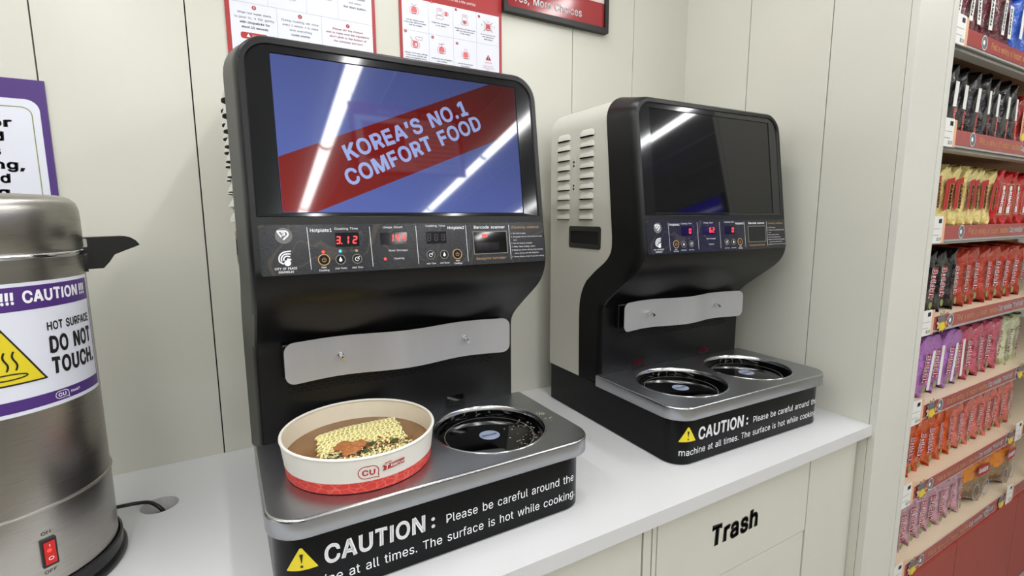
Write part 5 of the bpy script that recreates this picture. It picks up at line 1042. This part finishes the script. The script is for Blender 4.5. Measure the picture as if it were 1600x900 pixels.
# ---- packets
PM={}
def pack_mat(key,c1,c2=None,zt=None,rough=.28):
    if key in PM: return PM[key]
    m=mat('packet_'+key,c1,.22,coat=.6); nt,b=nodes_of(m)
    tc=nt.nodes.new('ShaderNodeTexCoord')
    n=nt.nodes.new('ShaderNodeTexNoise'); n.inputs['Scale'].default_value=34; n.inputs['Detail'].default_value=4; n.inputs['Distortion'].default_value=1.5
    nt.links.new(tc.outputs['Object'],n.inputs['Vector'])
    bp=nt.nodes.new('ShaderNodeBump'); bp.inputs['Strength'].default_value=1.0; bp.inputs['Distance'].default_value=.012
    nt.links.new(n.outputs[0],bp.inputs['Height']); nt.links.new(bp.outputs[0],b.inputs['Normal'])
    if c2:
        sp_=nt.nodes.new('ShaderNodeSeparateXYZ'); nt.links.new(tc.outputs['Object'],sp_.inputs[0])
        ad=nt.nodes.new('ShaderNodeMath'); ad.operation='MULTIPLY_ADD'; ad.inputs[1].default_value=.05; nt.links.new(n.outputs[0],ad.inputs[0]); nt.links.new(sp_.outputs[2],ad.inputs[2])
        cr=nt.nodes.new('ShaderNodeValToRGB'); cr.color_ramp.interpolation='CONSTANT'
        mr=nt.nodes.new('ShaderNodeMapRange'); mr.inputs[1].default_value=0; mr.inputs[2].default_value=.25; nt.links.new(ad.outputs[0],mr.inputs[0]); nt.links.new(mr.outputs[0],cr.inputs[0])
        cr.color_ramp.elements[0].color=(*srgb(c2[0][1]),1); cr.color_ramp.elements[0].position=0
        cr.color_ramp.elements[1].color=(*srgb(c2[1][1]),1); cr.color_ramp.elements[1].position=c2[1][0]
        for p_,c_ in c2[2:]:
            e=cr.color_ramp.elements.new(p_); e.color=(*srgb(c_),1)
        nt.links.new(cr.outputs[0],b.inputs['Base Color'])
    PM[key]=m; return m
def pouch(name,T_,D_,H_,seed,mt):
    rnd=random.Random(seed); nz,na=20,32; m=MB(); loops=[]
    ph=[rnd.uniform(0,6) for _ in range(8)]
    for j in range(nz+1):
        t=j/nz; z=H_*t; e=min(t,1-t); f=min(1,(max(e-.04,0)/.115))**.5; th=max(T_/2*f,.0012)
        d=D_/2*(1-.05*f)*(1 if e>.05 else 1.02); lp=[]
        for k in range(na):
            a=2*pi*k/na; cx=abs(cos(a))**.5*(1 if cos(a)>0 else -1); cy=abs(sin(a))**.5*(1 if sin(a)>0 else -1)
            wr=.0035*(sin(a*5+ph[0]+t*9)+sin(a*9+ph[1]-t*17)*.7+sin(t*23+ph[2]+a*2)*.6)*(f*.7+.3)
            if e<.2: wr*=1.5
            lp.append((th*cx+wr*cos(a)+(.006*sin(a*3+ph[3]) if e<.05 else 0), d*cy+wr*sin(a)*.5, z+(.006*sin(a*2+ph[4]) if e<.02 else 0)))
        loops.append(lp)
    for j,lp in enumerate(loops):
        t=j/nz; e=min(t,1-t); am=.0045 if e>.24 else .009
        for k,(x,y,z) in enumerate(lp):
            nv_=mnoise.noise_vector(Vector((x*14+seed*3.1,y*30,z*26)))
            lp[k]=(x+nv_.x*am*(.25 if abs(y)>D_*.44 else 1), y+nv_.y*am*.45, z+nv_.z*am*.5)
    m.loft(loops,cap0=True,cap1=True)
    me=bpy.data.meshes.new(name); me.from_pydata(m.v,[],m.f); 
    bm=bmesh.new(); bm.from_mesh(me); bmesh.ops.recalc_face_normals(bm,faces=bm.faces); bm.to_mesh(me); bm.free()
    me.materials.append(mt); me.polygons.foreach_set('use_smooth',[True]*len(me.polygons)); me.set_sharp_from_angle(angle=radians(50)); return me
KIND={}
def kind(key,colour,mt,T_,D_,H_,front):
    """one packet: a pouch with its printed parts; front(P) returns list of (name, P2, material, face) ; face 's' = aisle spine, 'f' = broad face towards the pillar"""
    protos=[]
    for v in range(2):
        me=pouch('noodle_packet_'+key+str(v),T_,D_,H_,hash(key)%97+v*13 if False else sum(map(ord,key))+v*13,mt); parts=[]
        for (nm,p2,mm_,fc) in front():
            if fc=='s': fn=lambda x,z:(x,-D_/2-.0042-.0006*len(parts),z)
            else: fn=lambda x,z:(-T_/2-.0045-.0006*len(parts),-x,z)
            me2=bpy.data.meshes.new(nm); me2.from_pydata([fn(*q) for q in p2.v],[],p2.f); me2.materials.append(mm_); parts.append((nm,me2))
        protos.append((me,parts))
    KIND[key]=protos
def buld(T_,H_,c1=M_redline,c2=M_white_print,word='Buldak'):
    def fr():
        a=P2().text(word,-.018,H_*.74,.032,H_*.50,bold=.08,rot=-pi/2); b=P2().text(word,-.018,H_*.74,.032,H_*.50,bold=.02,rot=-pi/2)
        c=P2().text(word,-.055,H_*.50,.030,.11,bold=.12,rot=.2); d=P2().text(word,-.055,H_*.50,.030,.11,bold=.03,rot=.2)
        e=P2().poly(circ(0,H_*.27,.03,16,.022)); g=P2().poly(circ(.0,H_*.15,.011,10,.014))
        return [('lettering_outline',a,c2,'s'),('lettering',b,c1,'s'),('spine_badge',g,M_green,'s'),('lettering_outline',c,c2,'f'),('lettering',d,c1,'f'),('food_picture',e,M_chili,'f')]
    return fr
T5=.092
mBlk=mat('x_black',(20,20,22)); 
kind('maroon','',pack_mat('maroon',(92,30,40)),.088,.15,.235,lambda:[('white_panel',P2().rect(-.014,.014,.075,.19),M_card,'s'),('lettering',P2().text('RAMEN',-.008,.18,.012,.09,bold=.03,rot=-pi/2),M_black_print,'s')])
kind('blue','',pack_mat('blue',(36,88,190)),.088,.15,.235,lambda:[('white_panel',P2().rect(-.016,.008,.09,.19),M_card,'s')])
kind('black_ramen','',pack_mat('black_ramen',(24,24,27)),.088,.15,.235,lambda:[('white_panel',P2().rect(-.018,.006,.10,.18),M_card,'s'),('lettering',P2().text('Ramen',-.006,.095,.016,.07,bold=.04,rot=-pi/2),M_pinkline,'s'),('red_panel',P2().rect(-.06,.06,.07,.13),M_redline,'f'),('lettering',P2().text('Samyang',-.05,.102,.016,.1,bold=.03).text('Ramen',-.05,.078,.016,.08,bold=.03),M_white_print,'f')])
kind('red_gold','',pack_mat('red_gold',(150,30,28)),.082,.15,.205,lambda:[('gold_panel',P2().poly(rrect(-.020,.020,.03,.15,.015,4)),M_peach,'s'),('lettering',P2().text('NOODLE',-.008,.142,.014,.10,bold=.05,rot=-pi/2),M_chili,'s'),('gold_dot',P2().poly(circ(0,.045,.012,10)),M_yellow,'s')])
kind('cream','',pack_mat('cream',(232,214,140)),.074,.15,.215,lambda:[('red_panel',P2().poly([(-.026,.055),(.026,.09),(.026,.175),(-.026,.165)]),M_redline,'s'),('tan_panel',P2().poly([(-.004,.06),(.022,.075),(.024,.155),(-.002,.15)]),mat('packet_tan',(176,112,52),.4),'s'),('lettering',P2().text('RAMEN',.003,.15,.014,.085,bold=.05,rot=-pi/2),M_black_print,'s')])
kind('red_kimchi','',pack_mat('red_kimchi',(196,28,34)),.084,.15,.21,lambda:[('gold_outline',P2().line(rrect(-.030,.030,.045,.165,.01,4),.0028,closed=True),M_tan_print,'s'),('white_panel',P2().rect(-.012,.014,.05,.075),M_card,'s'),('white_dot',P2().poly(circ(0,.148,.011,12)),M_card,'s'),('lettering',P2().text('KIMCHI',-.009,.136,.020,.085,bold=.05,rot=-pi/2),M_white_print,'s')])
kind('black_hot','',pack_mat('black_hot',(22,22,24)),.090,.15,.225,buld(.09,.225))
kind('orange_red','',pack_mat('orange_red',(186,62,38)),.090,.15,.225,buld(.09,.225))
kind('lilac','',pack_mat('lilac',(184,118,196)),.100,.15,.228,lambda:buld(.09,.225)()+[('white_panel',P2().rect(.014,.034,.03,.18),M_card,'s')])
kind('rose','',pack_mat('rose',(204,98,118)),.098,.15,.225,buld(.09,.225))
kind('pale_green','',pack_mat('pale_green',(205,208,170)),.10,.15,.22,buld(.09,.22,M_chili))
kind('bright_orange','',pack_mat('bright_orange',(222,92,32)),.084,.15,.215,buld(.084,.215))
kind('salmon','',pack_mat('salmon',(222,120,106)),.086,.15,.215,buld(.084,.215))
kind('mauve','',pack_mat('mauve',(208,164,178)),.086,.15,.212,buld(.082,.212))
kind('orange_bag','',pack_mat('orange_bag',(240,150,30),[(0,(150,120,80)),(.22,(120,92,62)),(.36,(150,124,88)),(.55,(235,140,24)),(.85,(200,60,30))]),.31,.21,.262,lambda:[('red_badge',P2().poly(rrect(-.055,.055,.125,.175,.015,4)),M_redline,'s'),('lettering',P2().text('RAMEN',0,.140,.020,.085,'c',.05),M_white_print,'s'),('bowl_rings',P2().line(circ(-.045,.055,.030,18,.036),.006,closed=True).line(circ(.045,.055,.030,18,.036),.006,closed=True),M_sticker,'s')])
random.seed(21)
def row(r,items):
    """items: (key, x of the packet's middle)"""
    count={}
    for key,x in items: count[key]=count.get(key,0)+1
    seen={}
    names={'maroon':'maroon packet with a white spine panel','blue':'blue packet with a white spine panel','black_ramen':'black ramen packet with white and pink print','red_gold':'red packet with a peach oval panel','cream':'cream topped packet with red and tan spine','red_kimchi':'red packet lettered KIMCHI down its spine','black_hot':'black packet with red lettering down its spine','orange_red':'orange red packet with lettering down its spine','lilac':'lilac and white packet','rose':'rose pink packet','pale_green':'pale green packet','bright_orange':'bright orange packet','salmon':'salmon pink packet','mauve':'pale mauve packet','orange_bag':'orange topped clear bag of noodle bowls'}
    lv=['top','second','third','fourth','fifth','sixth','bottom'][r]
    od=['first','second','third','fourth','fifth','sixth','seventh','eighth','ninth','tenth']
    for i,(key,x) in enumerate(items):
        seen[key]=seen.get(key,0)+1; me,parts=KIND[key][i%2]
        o=bpy.data.objects.new('noodle_packet',me); COL.objects.link(o)
        D=.19 if key=='orange_bag' else .15
        yy=-.648+D/2+.004*random.uniform(-1,1)
        o.location=(x,yy,LV[r]+.0135+Z0); lean=random.uniform(-.04,.10) if key!='orange_bag' else 0
        o.rotation_euler=(random.uniform(-.03,.03),lean,random.uniform(-.08,.08))
        n=seen[key]; tot=count[key]
        lb='%s, %s from left of its kind, %s shelf'%(names[key],od[n-1],lv) if tot>1 else '%s, single one on the %s shelf'%(names[key],lv)
        tag(o,lb,'noodle packet',group='%s on the %s shelf'%(names[key].split(' with')[0].split(' lettered')[0]+'s',lv))
        for nm,me2 in parts:
            q=bpy.data.objects.new(nm,me2); COL.objects.link(q); q.parent=o
            if key=='lilac' or key=='rose': pass
def seq(key,x0,n,p): return [(key,x0+p*k) for k in range(n)]
row(0,seq('maroon',2.28,6,.092)+seq('blue',2.832,5,.092))
row(1,seq('black_ramen',2.245,8,.092)+seq('red_gold',2.985,4,.086))
row(2,[('pale_green',2.215)]+seq('cream',2.305,7,.077)+seq('red_kimchi',2.850,5,.088))
row(3,seq('black_hot',2.225,4,.100)+seq('orange_red',2.625,7,.096))
row(4,[('lilac',2.225)]+seq('lilac',2.345,4,.100)+seq('rose',2.745,4,.098)+[('pale_green',3.15),('pale_green',3.26)])
row(5,[('bright_orange',2.215)]+seq('bright_orange',2.310,5,.088)+seq('salmon',2.760,7,.088))
row(6,seq('mauve',2.225,8,.086)+[('orange_bag',3.035),('orange_bag',3.335)])

# ================================================================ things behind the camera that only show in reflections
t=thing('hanging_poster','red framed poster hanging behind the viewer, mirrored in the lit screen','poster',(1.157,-2.2,1.33))
MB().box(-.327,.327,-.004,0,0,.407).build('sheet',M_red,t)
MB().box(-.300,.300,0,.001,.02,.335).build('white_field',M_paper,t)
p=P2().text('Korean Soul Food',-.24,.355,.026,.40,bold=.02); p.build('lettering',M_white_print,lambda x,z:(-x,.0012,z),t)
p=P2()
for k in range(9): p.rect(-.28,-.02+.02*(k%3),.05+.03*k,.056+.03*k)
p.rect(.03,.26,.09,.30).build('print',M_redline,lambda x,z:(-x,.0018,z),t)
MB().box(-.30,-.297,-.003,0,.407,.57).build('hanger',M_chrome,t); MB().box(.297,.30,-.003,0,.407,.57).build('hanger',M_chrome,t)
t=thing('menu_screen','purple glowing menu screen behind the viewer, mirrored in the dark screen','screen',(4.36,-3.35,.9))
MB().box(0,.05,-.5,.5,0,.6).build('housing',M_frame,t,bev=.004)
MB().box(-.002,0,-.47,.47,.03,.57).build('display',M_tv,t)
MB().box(.02,.05,-.05,.05,-.9-.9,0).build('stand',M_frame,t)
for i,(x0,x1,y0,y1,h) in enumerate(((-2.6,-1.9,-3.6,-1.2,1.0),(-1.2,.3,-4.6,-4.0,.55),(1.4,3.6,-5.6,-5.0,.4))):  # unseen dark shelving, added to give the urn dark bands to reflect
    t=thing('island_shelf',['dark tall shelf left of the viewer','dark low shelf behind the viewer','dark low shelf far behind the viewer'][i],'shelf unit',((x0+x1)/2,(y0+y1)/2,ZF)); a,b=(x1-x0)/2,(y1-y0)/2
    MB().box(-a,a,-b,b,0,.15).build('plinth',M_dark,t); MB().box(-a+.05,a-.05,-b+.05,b-.05,.15,h+.9).build('core',M_dark,t)
    for k in range(4): MB().box(-a,a,-b,b,.4+k*(h+.4)/4,.43+k*(h+.4)/4).build('shelf',M_shelfgrey,t)
